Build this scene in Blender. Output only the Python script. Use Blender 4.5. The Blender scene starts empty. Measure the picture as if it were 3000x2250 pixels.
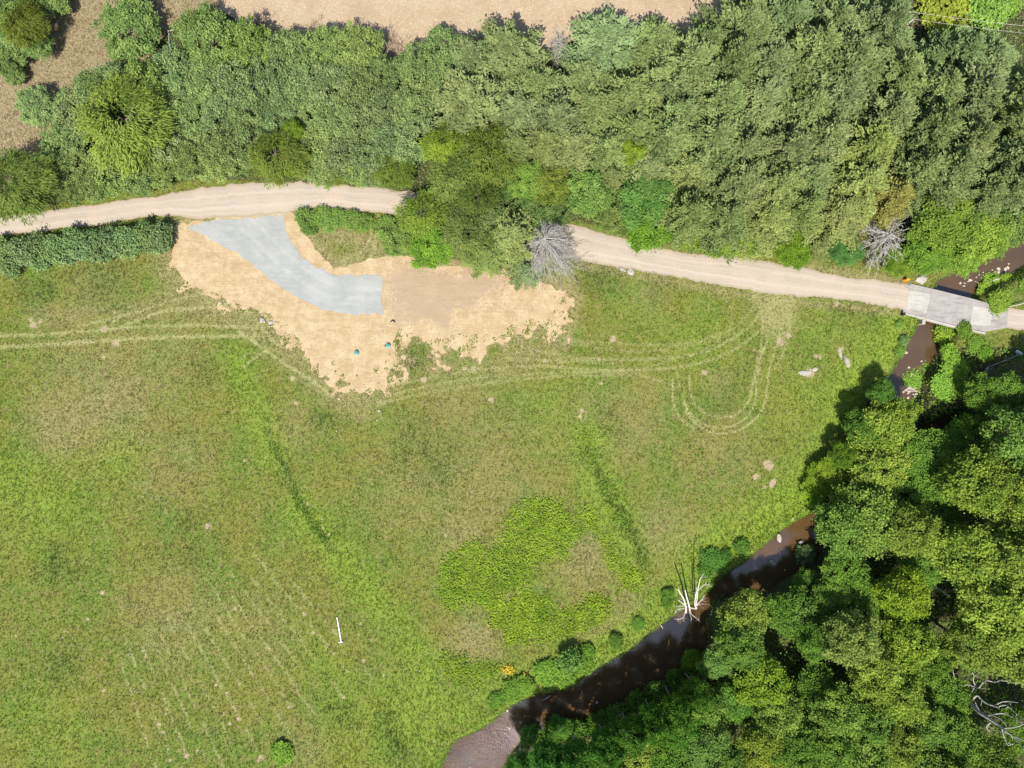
import bpy, math, random
import numpy as np
from mathutils import Vector

rng = np.random.default_rng(7)
random.seed(7)
S = bpy.context.scene
COL = S.collection
CAM_H = 100.0

# ------------------------------------------------------------------ helpers
def P(px, py, z=0.0):
    """photo position of a point at height z -> metres on the ground plan"""
    k = (CAM_H - z) / CAM_H
    return ((px - 1500) / 20 * k, (1125 - py) / 20 * k)

def PP(pts, z=0.0):
    return np.array([P(a[0], a[1], z) for a in pts])

def tag(o, label=None, cat=None, group=None, kind=None):
    if label: o['label'] = label
    if cat: o['category'] = cat
    if group: o['group'] = group
    if kind: o['kind'] = kind
    return o

def link(o, parent=None):
    COL.objects.link(o)
    if parent: o.parent = parent
    return o

def empty(name, loc, rz=0.0):
    o = bpy.data.objects.new(name, None)
    o.location = loc
    o.rotation_euler = (0, 0, rz)
    o.empty_display_size = 0.3
    return link(o)

def mesh_np(name, V, F, mat=None, attrs=None, smooth=False):
    """V (n,3); F (m,k) all same k, or list of tuples"""
    me = bpy.data.meshes.new(name)
    V = np.asarray(V, dtype=np.float32)
    if isinstance(F, np.ndarray):
        m, k = F.shape
        me.vertices.add(len(V)); me.vertices.foreach_set('co', V.ravel())
        me.loops.add(m * k); me.loops.foreach_set('vertex_index', F.astype(np.int32).ravel())
        me.polygons.add(m)
        me.polygons.foreach_set('loop_start', np.arange(0, m * k, k, dtype=np.int32))
        me.polygons.foreach_set('loop_total', np.full(m, k, dtype=np.int32))
        me.update(calc_edges=True)
    else:
        me.from_pydata([tuple(map(float, v)) for v in V], [], F)
    if attrs:
        for an, (ty, arr) in attrs.items():
            a = me.attributes.new(an, ty, 'POINT')
            a.data.foreach_set('color' if ty == 'FLOAT_COLOR' else 'value', np.asarray(arr, dtype=np.float32).ravel())
    if smooth:
        me.polygons.foreach_set('use_smooth', np.ones(len(me.polygons), dtype=bool))
    if mat: me.materials.append(mat)
    me.validate()
    return me

def obj(name, me, parent=None, loc=None):
    o = bpy.data.objects.new(name, me)
    if loc is not None: o.location = loc
    return link(o, parent)

def hash2(ix, iy, seed):
    n = (ix.astype(np.int64) * 374761393 + iy.astype(np.int64) * 668265263 + seed * 974634777) & 0x7fffffff
    n = ((n ^ (n >> 13)) * 1274126177) & 0x7fffffff
    n = n ^ (n >> 16)
    return (n & 0xffff) / 65535.0

def vnoise(x, y, seed=0):
    ix = np.floor(x); iy = np.floor(y)
    fx = x - ix; fy = y - iy
    fx = fx * fx * (3 - 2 * fx); fy = fy * fy * (3 - 2 * fy)
    a = hash2(ix, iy, seed); b = hash2(ix + 1, iy, seed)
    c = hash2(ix, iy + 1, seed); d = hash2(ix + 1, iy + 1, seed)
    return (a * (1 - fx) + b * fx) * (1 - fy) + (c * (1 - fx) + d * fx) * fy

def fbm(x, y, s, seed=0, o=4):
    t = 0; amp = 0.5; tot = 0
    for i in range(o):
        t = t + amp * vnoise(x * s + 13.7 * i, y * s - 7.1 * i, seed + i)
        tot += amp; amp *= 0.55; s *= 2.1
    return t / tot

def smooth01(a, b, x):
    t = np.clip((x - a) / (b - a), 0, 1)
    return t * t * (3 - 2 * t)

def seg_dist(X, Y, pts):
    d = np.full(X.shape, 1e9)
    for i in range(len(pts) - 1):
        ax, ay = pts[i]; bx, by = pts[i + 1]
        vx, vy = bx - ax, by - ay
        L = vx * vx + vy * vy + 1e-12
        t = np.clip(((X - ax) * vx + (Y - ay) * vy) / L, 0, 1)
        d = np.minimum(d, np.hypot(X - ax - t * vx, Y - ay - t * vy))
    return d

def inside(X, Y, pts):
    r = np.zeros(X.shape, dtype=bool)
    n = len(pts)
    for i in range(n):
        ax, ay = pts[i]; bx, by = pts[(i + 1) % n]
        if ay == by: continue
        c = (ay > Y) != (by > Y)
        r ^= c & (X < (bx - ax) * (Y - ay) / (by - ay) + ax)
    return r

def sd_poly(X, Y, pts):
    """signed distance, positive inside"""
    pts = [tuple(p) for p in pts]
    d = seg_dist(X, Y, pts + [pts[0]])
    return np.where(inside(X, Y, pts), d, -d)

def spline(pts, n=8):
    """Catmull-Rom through points of any dimension"""
    p = np.array(pts, dtype=float)
    if len(p) < 3: 
        return np.array([p[0] + (p[-1] - p[0]) * t for t in np.linspace(0, 1, n + 1)])
    q = np.vstack([2 * p[0] - p[1], p, 2 * p[-1] - p[-2]])
    out = []
    for i in range(1, len(q) - 2):
        for t in np.arange(n) / n:
            a, b, c, d = q[i - 1], q[i], q[i + 1], q[i + 2]
            out.append(0.5 * (2 * b + (c - a) * t + (2 * a - 5 * b + 4 * c - d) * t * t + (3 * b - a - 3 * c + d) * t ** 3))
    out.append(p[-1])
    return np.array(out)

# ------------------------------------------------------------------ material helpers
class N:
    def __init__(s, name):
        s.m = bpy.data.materials.new(name); s.m.use_nodes = True
        s.t = s.m.node_tree; s.t.nodes.clear()
        s.out = s.t.nodes.new('ShaderNodeOutputMaterial')
    def n(s, ty, **k):
        nd = s.t.nodes.new(ty)
        for a, b in k.items(): setattr(nd, a, b)
        return nd
    def l(s, a, b): s.t.links.new(a, b)
    def put(s, sock, v):
        if hasattr(v, 'is_linked') or isinstance(v, bpy.types.NodeSocket): s.l(v, sock)
        elif isinstance(v, (tuple, list)) and len(v) == 3 and sock.type == 'RGBA': sock.default_value = (*v, 1)
        else: sock.default_value = v
    def pos(s): return s.n('ShaderNodeNewGeometry').outputs['Position']
    def attr(s, name, out='Fac'): return s.n('ShaderNodeAttribute', attribute_name=name).outputs[out]
    def noise(s, scale, detail=3, rough=0.55, vec=None, dist=0.0):
        nd = s.n('ShaderNodeTexNoise'); nd.inputs['Scale'].default_value = scale
        nd.inputs['Detail'].default_value = detail; nd.inputs['Roughness'].default_value = rough
        nd.inputs['Distortion'].default_value = dist
        s.l(vec if vec is not None else s.pos(), nd.inputs['Vector'])
        return nd.outputs['Fac']
    def math(s, op, a, b=0.0, c=None, clamp=False):
        nd = s.n('ShaderNodeMath', operation=op, use_clamp=clamp)
        s.put(nd.inputs[0], a); s.put(nd.inputs[1], b)
        if c is not None: s.put(nd.inputs[2], c)
        return nd.outputs[0]
    def ramp(s, v, a, b, lo=0.0, hi=1.0):
        nd = s.n('ShaderNodeMapRange', interpolation_type='SMOOTHSTEP')
        s.put(nd.inputs[0], v); nd.inputs[1].default_value = a; nd.inputs[2].default_value = b
        nd.inputs[3].default_value = lo; nd.inputs[4].default_value = hi
        return nd.outputs[0]
    def mix(s, f, a, b, mode='MIX'):
        nd = s.n('ShaderNodeMix', data_type='RGBA', blend_type=mode)
        s.put(nd.inputs[0], f); s.put(nd.inputs[6], a); s.put(nd.inputs[7], b)
        return nd.outputs[2]
    def scale(s, col, f):
        nd = s.n('ShaderNodeVectorMath', operation='SCALE')
        s.put(nd.inputs[0], col); s.put(nd.inputs['Scale'], f)
        return nd.outputs[0]
    def sep(s, col):
        nd = s.n('ShaderNodeSeparateColor'); s.l(col, nd.inputs[0]); return nd.outputs
    def bump(s, h, strength=0.5, dist=0.1):
        nd = s.n('ShaderNodeBump'); nd.inputs['Strength'].default_value = strength
        nd.inputs['Distance'].default_value = dist; s.l(h, nd.inputs['Height'])
        return nd.outputs['Normal']
    def mapping(s, vec, rot=(0, 0, 0), sc=(1, 1, 1)):
        nd = s.n('ShaderNodeMapping'); s.l(vec, nd.inputs[0])
        nd.inputs['Rotation'].default_value = rot; nd.inputs['Scale'].default_value = sc
        return nd.outputs[0]
    def princ(s, col, rough=0.9, normal=None, spec=0.2, **k):
        b = s.n('ShaderNodeBsdfPrincipled')
        s.put(b.inputs['Base Color'], col); s.put(b.inputs['Roughness'], rough)
        b.inputs['Specular IOR Level'].default_value = spec
        if normal is not None: s.l(normal, b.inputs['Normal'])
        for a, v in k.items(): s.put(b.inputs[a], v)
        s.l(b.outputs[0], s.out.inputs[0])
        return s.m

# ------------------------------------------------------------------ lay of the land (photo pixels of 3000 x 2250)
WZ = -1.7                                                    # water level
creek_px = [(3120,670),(3010,706),(2930,745),(2862,788),(2815,802),(2748,826),(2700,930),(2680,975),(2650,1030),(2618,1085),(2585,1130),(2540,1200),
            (2480,1320),(2430,1420),(2395,1500),(2330,1532),(2285,1560),(2200,1640),(2110,1700),(2068,1745),(1990,1800),(1920,1850),(1860,1900),
            (1790,1940),(1735,1972),(1695,2012),(1660,2022),(1560,2042),(1500,2072),(1440,2120),(1395,2150),(1340,2170),(1305,2230),(1290,2330),
            (1450,2340),(1480,2250),(1492,2200),(1540,2150),(1610,2130),(1700,2125),(1750,2098),(1850,2045),(1900,2012),(2000,1960),(2060,1900),(2075,1870),(2062,1820),
            (2090,1735),(2170,1745),(2260,1720),(2300,1690),(2385,1650),(2420,1560),(2480,1480),(2560,1370),(2610,1290),(2690,1285),(2740,1275),(2790,1240),(2792,1210),(2760,1215),
            (2720,1240),(2650,1240),(2650,1190),(2685,1150),(2690,1110),(2722,1070),(2752,1000),(2795,945),(2850,862),(2900,832),(2960,800),(3010,765),(3120,740)]
creek = PP(creek_px, WZ)

def gz_fn(X, Y):
    sd = sd_poly(X, Y, creek)                                # >0 in the channel
    z = 0.35 * (fbm(X, Y, 0.035, 5, 2) - 0.5) + 0.10 * (fbm(X, Y, 0.3, 9, 2) - 0.5)
    z = z * smooth01(0.5, 6, -sd) 
    wob = 0.5 * (fbm(X, Y, 0.5, 3, 3) - 0.5)
    t = smooth01(-1.5, 0.35, sd + wob)
    return z * (1 - t) + (-2.3) * t, sd

xs_in = np.arange(-84, 84.01, 0.25); ys_in = np.arange(-64, 72.01, 0.25)
GX, GY = np.meshgrid(xs_in, ys_in)
print('height'); GZ, CSD = gz_fn(GX, GY)

def samp(A, x, y):
    x = np.asarray(x, float); y = np.asarray(y, float)
    fx = np.clip((x - xs_in[0]) / 0.25, 0, len(xs_in) - 1.001); fy = np.clip((y - ys_in[0]) / 0.25, 0, len(ys_in) - 1.001)
    ix = fx.astype(int); iy = fy.astype(int); fx = fx - ix; fy = fy - iy
    return (A[iy, ix] * (1 - fx) + A[iy, ix + 1] * fx) * (1 - fy) + (A[iy + 1, ix] * (1 - fx) + A[iy + 1, ix + 1] * fx) * fy

def gz(x, y): return samp(GZ, x, y)

def newmask(): return np.zeros(GX.shape)
def stroke(M, pts, w, val=1.0, soft=None, sm=True):
    w = w / 20; soft = w if soft is None else soft / 20
    p = spline(pts, 5) if sm and len(pts) > 2 else np.array(pts, float)
    p = PP(p)
    lo = p.min(0) - w - soft; hi = p.max(0) + w + soft
    i0, i1 = np.searchsorted(xs_in, [lo[0], hi[0]]); j0, j1 = np.searchsorted(ys_in, [lo[1], hi[1]])
    if i1 <= i0 or j1 <= j0: return
    d = seg_dist(GX[j0:j1, i0:i1], GY[j0:j1, i0:i1], p)
    M[j0:j1, i0:i1] = np.maximum(M[j0:j1, i0:i1], val * (1 - smooth01(max(w - soft, 0), w + soft, d)))
def blob(M, x, y, r, val=1.0): stroke(M, [(x, y), (x + 0.1, y)], r * 0.6, val, r * 0.6, False)
def area(M, pts, val=1.0, soft=40):
    p = PP(pts); s = soft / 20
    M[:] = np.maximum(M, val * smooth01(-s, s, sd_poly(GX, GY, p)))

lush, dry, dark, bare, track, floor_, dfield, pale = (newmask() for _ in range(8))
print('masks')
# lush, yellow-green swards
stroke(lush, [(690,1060),(740,1180),(785,1280),(800,1330)], 34, .7, 50)
blob(lush, 770, 1230, 75, .6)
stroke(lush, [(880,1500),(1000,1640),(1100,1750),(1200,1880),(1255,2010),(1270,2110)], 36, .75, 60)
area(lush, [(1150,1950),(1300,2010),(1470,2060),(1400,2130),(1320,2170),(1280,2260),(1150,2260),(1050,2100)], 0.65, 60)
stroke(lush, [(2040,1640),(2200,1560),(2350,1450),(2430,1330),(2480,1180),(2560,1060),(2620,960)], 75, 0.95, 70)
stroke(lush, [(1450,2040),(1650,1960),(1850,1850),(2000,1730),(2100,1640)], 55, 0.75, 50)
blob(lush, 130, 1480, 230, 0.6); blob(lush, 330, 1330, 130, 0.55); blob(lush, 40, 1420, 150, .7); blob(lush, 330, 1360, 80, 0.7)
blob(lush, 1730, 1300, 90, 0.8); stroke(lush, [(1740,1400),(1800,1520),(1860,1640)], 60, 0.7, 40)
blob(lush, 2050, 1000, 170, 0.35); blob(lush, 1900, 950, 140, 0.3); blob(lush, 120, 2150, 200, 0.45); blob(lush, 1650, 1200, 160, .35)
area(lush, [(850,1800),(1000,1900),(1150,2100),(1150,2260),(950,2260),(930,2050)], 0.35, 60)
blob(lush, 2450, 950, 160, 0.35); blob(lush, 2370, 1200, 190, 0.5)
# dry and brownish grass
blob(dry, 300, 1150, 260, 0.8); blob(dry, 180, 1230, 150, 0.9); blob(dry, 500, 1030, 150, 0.5); blob(dry, 520, 1820, 200, 0.55); blob(dry, 420, 1780, 120, .5)
blob(dry, 500, 1350, 180, 0.4); blob(dry, 1400, 1400, 330, 0.4); blob(dry, 1350, 1200, 160, 0.45); blob(dry, 870, 1250, 110, 0.4); blob(dry, 300, 880, 150, 0.5)
blob(dry, 1720, 1650, 120, 0.75); blob(dry, 1390, 1880, 110, 0.8); blob(dry, 1350, 1570, 120, 0.6); blob(dry, 1950, 1560, 130, 0.55); blob(dry, 1200, 1420, 200, .35)
blob(dry, 2100, 1330, 170, 0.35); blob(dry, 1850, 1230, 160, 0.5); blob(dry, 780, 1850, 150, 0.3); blob(dry, 880, 2180, 110, .45); blob(dry, 1900, 860, 80, .45)
stroke(dry, [(120,930),(330,920),(470,900)], 40, 0.6, 35); blob(dry, 640, 900, 70, 0.6); stroke(dry,[(1620,1830),(1750,1830),(1850,1760)],30,.5)
blob(dry, 2100, 1120, 60, .5); blob(dry, 1700, 1190, 90, .4)
# dark green: drainage lines, rank growth
stroke(dark, [(778,1265),(800,1310),(845,1390),(880,1470),(915,1530),(975,1610)], 8, .7, 10)
stroke(dark, [(1745,1380),(1800,1470),(1850,1560),(1890,1650)], 16, 0.6, 18); blob(dark, 1725, 1340, 45, 0.6); blob(dark, 1790, 1230, 60, 0.5)
blob(dark, 300, 810, 130, 0.4); blob(dark, 100, 850, 90, 0.5); blob(dark, 1760, 810, 90, 0.6); blob(dark, 1930, 840, 70, 0.35); blob(dark, 2560, 930, 60, 0.6); blob(dark, 2470, 915, 60, 0.5)
blob(dark, 1260, 1320, 140, 0.45); blob(dark, 950, 1230, 60, 0.5); blob(dark, 170, 1650, 80, 0.6); blob(dark, 170, 1950, 80, 0.45); blob(dark, 600, 1090, 70, 0.4); blob(dark, 1200, 1060, 70, 0.6)
stroke(dark, [(1130,2110),(1150,2170),(1200,2230)], 30, 0.6, 30); blob(dark, 560, 1570, 110, 0.3); blob(dark, 1010, 2090, 60, .4)
stroke(dark, [(2060,1240),(2140,1150),(2200,1050)], 30, .25, 30)
# wheel tracks
for p, w, v in [
    ([(-20,985),(150,978),(300,966),(420,956),(600,953),(740,962)], 7, .9), ([(-20,1018),(200,1006),(400,992),(600,985),(745,985)], 8, .95),
    ([(230,955),(330,932),(430,905),(520,876),(580,860),(640,850)], 6, .8), ([(330,968),(400,940),(480,912),(560,905),(640,897),(720,870)], 7, .95),
    ([(700,970),(770,1020),(830,1065),(900,1105),(970,1160)], 7, 1), ([(700,1055),(720,1040),(760,1035)], 4, .7), ([(715,1075),(745,1050),(775,1030)], 4, .8),
    ([(735,1000),(752,965),(745,930),(690,900)], 4, .8), ([(775,1000),(768,960),(800,1000),(830,1020)], 4, .8), ([(600,880),(680,905),(760,915)], 4, .7),
    ([(1540,985),(1700,1000),(1900,1010),(2050,1000),(2150,960),(2205,905),(2225,850)], 6, .55), ([(1560,1025),(1700,1050),(1900,1052),(2050,1035),(2150,990),(2220,930),(2250,860)], 6, .7),
    ([(1370,1085),(1560,1073),(1750,1083),(1950,1080),(2080,1055),(2180,1005),(2255,940)], 6, .75), ([(1130,1162),(1250,1132),(1400,1110),(1600,1094),(1800,1088),(1900,1105),(1975,1130)], 6, .65),
    ([(1100,1182),(1300,1142),(1500,1114),(1700,1100),(1850,1100)], 6, .6), ([(1140,1135),(1300,1098),(1500,1085)], 5, .5), ([(1480,1050),(1600,1055),(1800,1065)], 6, .6),
    ([(2000,1157),(2014,1211),(2041,1243),(2081,1265),(2118,1270),(2163,1261),(2199,1238),(2226,1211),(2244,1166),(2249,1112),(2258,1066),(2271,1021),(2290,960),(2310,890)], 3.5, .9),
    ([(2020,1100),(2022,1150),(2040,1190),(2075,1215),(2118,1223),(2160,1212),(2190,1180),(2205,1130),(2215,1070),(2230,1010),(2235,930)], 3.5, .9),
    ([(2005,1180),(2030,1222),(2070,1247),(2118,1253),(2165,1240),(2200,1205),(2215,1160),(2218,1100),(2235,1020)], 3.5, .95),
    ([(1970,1110),(1972,1180),(1995,1225),(2035,1258)], 3.5, .8), ([(2320,870),(2318,940),(2300,1020),(2270,1080)], 4, .6),
    ([(1080,630),(1087,690),(1055,740),(1000,765)], 5, .9), ([(1108,630),(1100,700),(1085,765)], 5, .9), ([(2060,1020),(2060,1340)], 5, .2), ([(2050,880),(2100,920),(2080,990),(1980,1030)], 4, .35), ([(2120,870),(2150,920),(2120,990),(2020,1040),(1900,1075)], 4, .4), ([(2255,850),(2250,920),(2245,1000),(2225,1060),(2230,1120)], 4, .6), ([(2275,855),(2278,940),(2262,1020)], 5, .6), ([(2300,860),(2300,950),(2285,1000)], 5, .5), ([(1990,1130),(1985,1090),(2000,1060)], 3.5, .6), ([(1700,1010),(1850,1030),(2000,1015),(2110,975)], 5, .5), ([(1300,1120),(1480,1095),(1650,1062),(1800,1048)], 5, .5), ([(2215,860),(2222,910),(2190,960),(2080,1000),(1960,1020)], 5, .4)]:
    stroke(track, p, w * .62, min(1, v * (1.15 if w <= 4 else .85)), w * .6)
for i in range(15):                                           # old hay rows
    u = i / 14
    bx, by = 440 + 560 * u, 2215 - 340 * u
    dx, dy = -40 - 80 * u, -123 - 22 * u
    L = math.hypot(dx, dy); dx /= L; dy /= L
    a, b = (330, 90) if i % 2 else (260, 150)
    bx += rng.uniform(-9, 9)
    for q in np.arange(-b, a, 34):
        if rng.uniform() < .85:
            l = rng.uniform(14, 40); o1, o2, vv = rng.uniform(-3, 3), rng.uniform(-3, 3), rng.uniform(.45, .98)
            stroke(track, [(bx + dx * q + o1, by + dy * q), (bx + dx * (q + l) + o2, by + dy * (q + l))], 2.2, vv, 3)
            if rng.uniform() < .10: blob(bare, bx + dx * q + o1, by + dy * q, rng.uniform(4, 9), .9)
area(track, [(2195,850),(2335,862),(2325,960),(2290,1010),(2240,970)], 0.6, 25)
# bare spots
for x, y, r in [(100,955,16),(120,945,12),(90,935,9),(335,918,9),(330,940,8),(305,965,14),(338,1006,13),(352,1035,10),(305,1045,9),(610,1542,16),(688,1780,10),(425,1592,6),(890,1800,9),(918,1852,9),
    (300,1737,7),(255,1815,7),(45,1865,8),(70,1935,7),(300,2025,8),(545,2215,12),(500,2190,8),(765,2220,17),(845,2075,7),(1438,1175,13),(1703,1205,10),(1700,1222,9),(1595,1055,8),(1752,1055,7),(1765,1100,8),(1762,1120,7),
    (903,1475,8),(945,1545,9),(962,1565,7),(715,1353,7),(1310,1570,8),(1370,1870,8),(1415,1870,8),(2250,1360,22),(2212,1402,14),(2262,1412,18),(2240,1425,10),(2065,1090,12),(2310,1060,6),(1795,990,14),(1770,985,8),
    (1390,1080,12),(1362,1080,9),(1240,1110,12),(860,1110,10),(870,1180,9),(790,940,13),(2285,1000,20),(2310,985,14),(1050,1860,9),(1053,1832,7),(1066,1937,8),(1110,1950,5),(1120,1980,6),(655,2090,7),(670,2120,8),(700,2130,7),
    (465,2120,9),(480,2150,10),(495,2230,8),(575,2200,7),(540,2260,10),(630,2010,8),(660,2030,8),(700,2110,9),(1300,1550,6),(1700,1660,6),(2325,1525,8),(2290,1545,8),(1830,2010,1),(2450,890,14),(2400,1050,14),(2388,1040,10),(2210,1030,8),
    (2370,1095,22),(2465,1025,10),(2482,1060,13)]:
    blob(bare, x + rng.uniform(-3, 3), y + rng.uniform(-3, 3), r * 1.25, 1.0)
for i in range(130):
    blob(bare, rng.uniform(30, 2200), rng.uniform(950, 2230), rng.uniform(3, 5.5), rng.uniform(.4, .8))
# pale thin grass around the soil
stroke(pale, [(1060,1190),(960,1130),(880,1060),(800,980),(700,925),(590,890),(520,850),(490,760)], 40, .55, 40)
stroke(pale, [(900,760),(1000,775),(1130,745),(1000,690),(930,700)], 25, .7, 25); stroke(pale, [(1250,1080),(1500,1060),(1640,1000)], 30, .35, 30)
blob(pale, 2250, 880, 60, .5); stroke(pale, [(1700,775),(2000,830),(2300,880),(2640,915)], 12, .6, 12); stroke(pale, [(2300,775),(2500,805),(2660,835)], 14, .7, 14)
# forest floor, old field
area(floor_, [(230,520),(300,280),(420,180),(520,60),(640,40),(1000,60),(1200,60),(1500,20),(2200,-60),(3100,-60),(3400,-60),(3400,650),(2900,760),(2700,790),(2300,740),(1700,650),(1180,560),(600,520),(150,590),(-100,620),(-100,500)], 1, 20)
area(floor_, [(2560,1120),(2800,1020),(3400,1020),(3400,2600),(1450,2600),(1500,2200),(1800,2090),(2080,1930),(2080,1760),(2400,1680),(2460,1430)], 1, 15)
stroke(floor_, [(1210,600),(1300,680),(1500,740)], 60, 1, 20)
area(dfield, [(-300,-200),(700,-200),(650,60),(520,60),(480,170),(300,270),(200,420),(140,480),(0,470),(-300,470)], 1, 25)
area(dfield, [(2480,-200),(3400,-200),(3400,120),(2980,90),(2700,60),(2560,40)], 1, 20)
bare[:] = bare * (.25 + 1.35 * fbm(GX, GY, 1.5, 33, 3))
dry[:] = dry * (.30 + .75 * fbm(GX, GY, .35, 36, 4))
lush[:] = lush * (.35 + .9 * fbm(GX, GY, .5, 37, 4))
dark[:] = dark * (.3 + 1.3 * fbm(GX, GY, .7, 34, 3))

# soil outline, and the thin dry grass that fringes it
soil = PP([(500,672),(560,655),(650,640),(830,622),(868,634),(890,655),(900,690),(925,725),(950,765),(975,795),(1010,780),(1080,765),(1120,758),(1180,752),(1250,770),(1330,788),(1440,775),(1500,790),(1560,825),(1600,835),(1640,850),(1668,880),(1655,925),(1640,965),(1610,1005),(1560,985),(1500,1000),(1430,1005),(1380,1022),(1330,1010),(1290,1070),(1270,1020),(1230,995),(1180,975),(1165,1050),(1140,1110),(1120,1150),(1000,1165),(950,1100),(890,1040),(830,965),(780,932),(700,905),(620,872),(540,835),(508,770)])
brown = PP([(1126,800),(1180,760),(1330,790),(1440,780),(1475,830),(1430,872),(1350,905),(1310,955),(1220,945),(1150,905),(1130,870)])
weedy = PP([(1170,960),(1250,1000),(1420,960),(1560,900),(1680,840),(1700,1060),(1280,1120),(1100,1200),(900,1160),(880,1040),(1000,1060),(1120,1080)])
weedy2 = PP([(490,760),(540,820),(680,880),(820,930),(900,1020),(1010,1160),(900,1160),(700,1000),(480,900)])
def soil_f(A, B):
    s = sd_poly(A, B, soil)
    w = np.maximum(smooth01(-1.5, 2, sd_poly(A, B, weedy)), smooth01(-1.5, 2, sd_poly(A, B, weedy2)))
    n = fbm(A, B, .45, 21, 3) - .5; n2 = fbm(A, B, 1.3, 22, 2) - .5
    return s + n * (1.2 + 4.5 * w) + n2 * (.5 + 3.2 * w) + .25
SOILM = soil_f(GX, GY)
pale[:] = np.maximum(pale, .95 * smooth01(-2.6, -.1, SOILM) * (.3 + 1.0 * fbm(GX, GY, .9, 35, 3)))

# ------------------------------------------------------------------ ground colour (shared by ground sheet and grass blades)
def grass_colour(m, blade=False):
    a = m.sep(m.attr('mask_a', 'Color')); b = m.sep(m.attr('mask_b', 'Color'))
    al = m.attr('mask_a', 'Alpha'); bl = m.attr('mask_b', 'Alpha')
    n1 = m.noise(0.12, 4, .6); n2 = m.noise(0.9, 4, .65); n3 = m.noise(4.5, 3, .6); n4 = m.noise(16, 2, .6)
    nn = m.math('ADD', m.math('MULTIPLY', m.math('SUBTRACT', n2, .5), .7), m.math('MULTIPLY', m.math('SUBTRACT', n3, .5), 1.0))
    def edge(v, k=0.8, lo=.35, hi=.65): return m.ramp(m.math('ADD', v, m.math('MULTIPLY', nn, k)), lo, hi)
    def soft(v, k=0.8): return m.math('MULTIPLY', m.math('ADD', 1.0, m.math('MULTIPLY', nn, k)), v, clamp=True)
    c = m.mix(m.ramp(n1, .35, .65), (0.152, 0.160, 0.034), (0.112, 0.160, 0.029))
    c = m.mix(m.ramp(n2, .45, .75), c, (0.188, 0.170, 0.060))
    c = m.mix(soft(a[0], 1.2), c, (0.165, 0.238, 0.030))
    c = m.mix(soft(a[1], 1.4), c, (0.235, 0.195, 0.092))
    c = m.mix(soft(m.math('MULTIPLY', a[2], .6), 2.0), c, (0.062, 0.105, 0.028))
    c = m.mix(soft(m.math('MULTIPLY', bl, .8), 1.5), c, (0.27, 0.215, 0.115))
    c = m.mix(soft(m.math('MULTIPLY', b[0], .75), 1.3), c, (0.31, 0.295, 0.135))
    c = m.mix(m.math('MULTIPLY', edge(b[2], 1.3, .3, .8), .9), c, m.mix(n3, (0.31, 0.225, 0.15), (0.19, 0.165, 0.08)))
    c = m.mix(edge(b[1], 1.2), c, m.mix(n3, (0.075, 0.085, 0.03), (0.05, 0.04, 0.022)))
    c = m.mix(m.ramp(m.math('ADD', al, m.math('MULTIPLY', nn, .9)), .45, .75), c, m.mix(n2, (0.34, 0.262, 0.15), (0.27, 0.225, 0.15)))
    f = m.math('ADD', m.math('MULTIPLY', m.math('SUBTRACT', n3, .5), 1.25), m.math('ADD', 1.0, m.math('MULTIPLY', m.math('SUBTRACT', n4, .5), 1.3)))
    return m.scale(c, m.math('MAXIMUM', f, .3)), n3, n4

m = N('meadow_grass')
c, n3, n4 = grass_colour(m)
M_GROUND = m.princ(c, 0.95, m.bump(m.math('ADD', n3, m.math('MULTIPLY', n4, .6)), .9, .12), .05)
m = N('grass_blade')
c, n3, n4 = grass_colour(m)
v = m.attr('v')
c = m.scale(c, m.ramp(v, 0, 1, .65, 1.5))
d = m.n('ShaderNodeBsdfDiffuse'); m.l(c, d.inputs[0]); t = m.n('ShaderNodeBsdfTranslucent'); m.l(c, t.inputs[0])
mx = m.n('ShaderNodeMixShader'); mx.inputs[0].default_value = .35; m.l(d.outputs[0], mx.inputs[1]); m.l(t.outputs[0], mx.inputs[2]); m.l(mx.outputs[0], m.out.inputs[0])
M_BLADE = m.m

# ------------------------------------------------------------------ ground sheet
def ext(a, lo, hi):
    l = [a[0] - d for d in (3, 10, 30, 80, 200, 500)]; h = [a[-1] + d for d in (3, 10, 30, 80, 200, 500)]
    return np.concatenate([l[::-1], a, h])
X = ext(xs_in, 0, 0); Y = ext(ys_in, 0, 0)
FX, FY = np.meshgrid(X, Y)
def full(A): return np.pad(A, 6, mode='edge')
nx, ny = len(X), len(Y)
idx = np.arange(nx * ny).reshape(ny, nx)
F = np.stack([idx[:-1, :-1], idx[:-1, 1:], idx[1:, 1:], idx[1:, :-1]], -1).reshape(-1, 4)
ma = np.stack([full(lush), full(dry), full(dark), full(bare)], -1).reshape(-1, 4)
mb = np.stack([full(track), full(floor_), full(dfield), full(pale)], -1).reshape(-1, 4)
me = mesh_np('meadow', np.stack([FX, FY, full(GZ)], -1).reshape(-1, 3), F, M_GROUND, {'mask_a': ('FLOAT_COLOR', ma), 'mask_b': ('FLOAT_COLOR', mb)}, True)
tag(obj('meadow', me), kind='structure')

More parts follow.
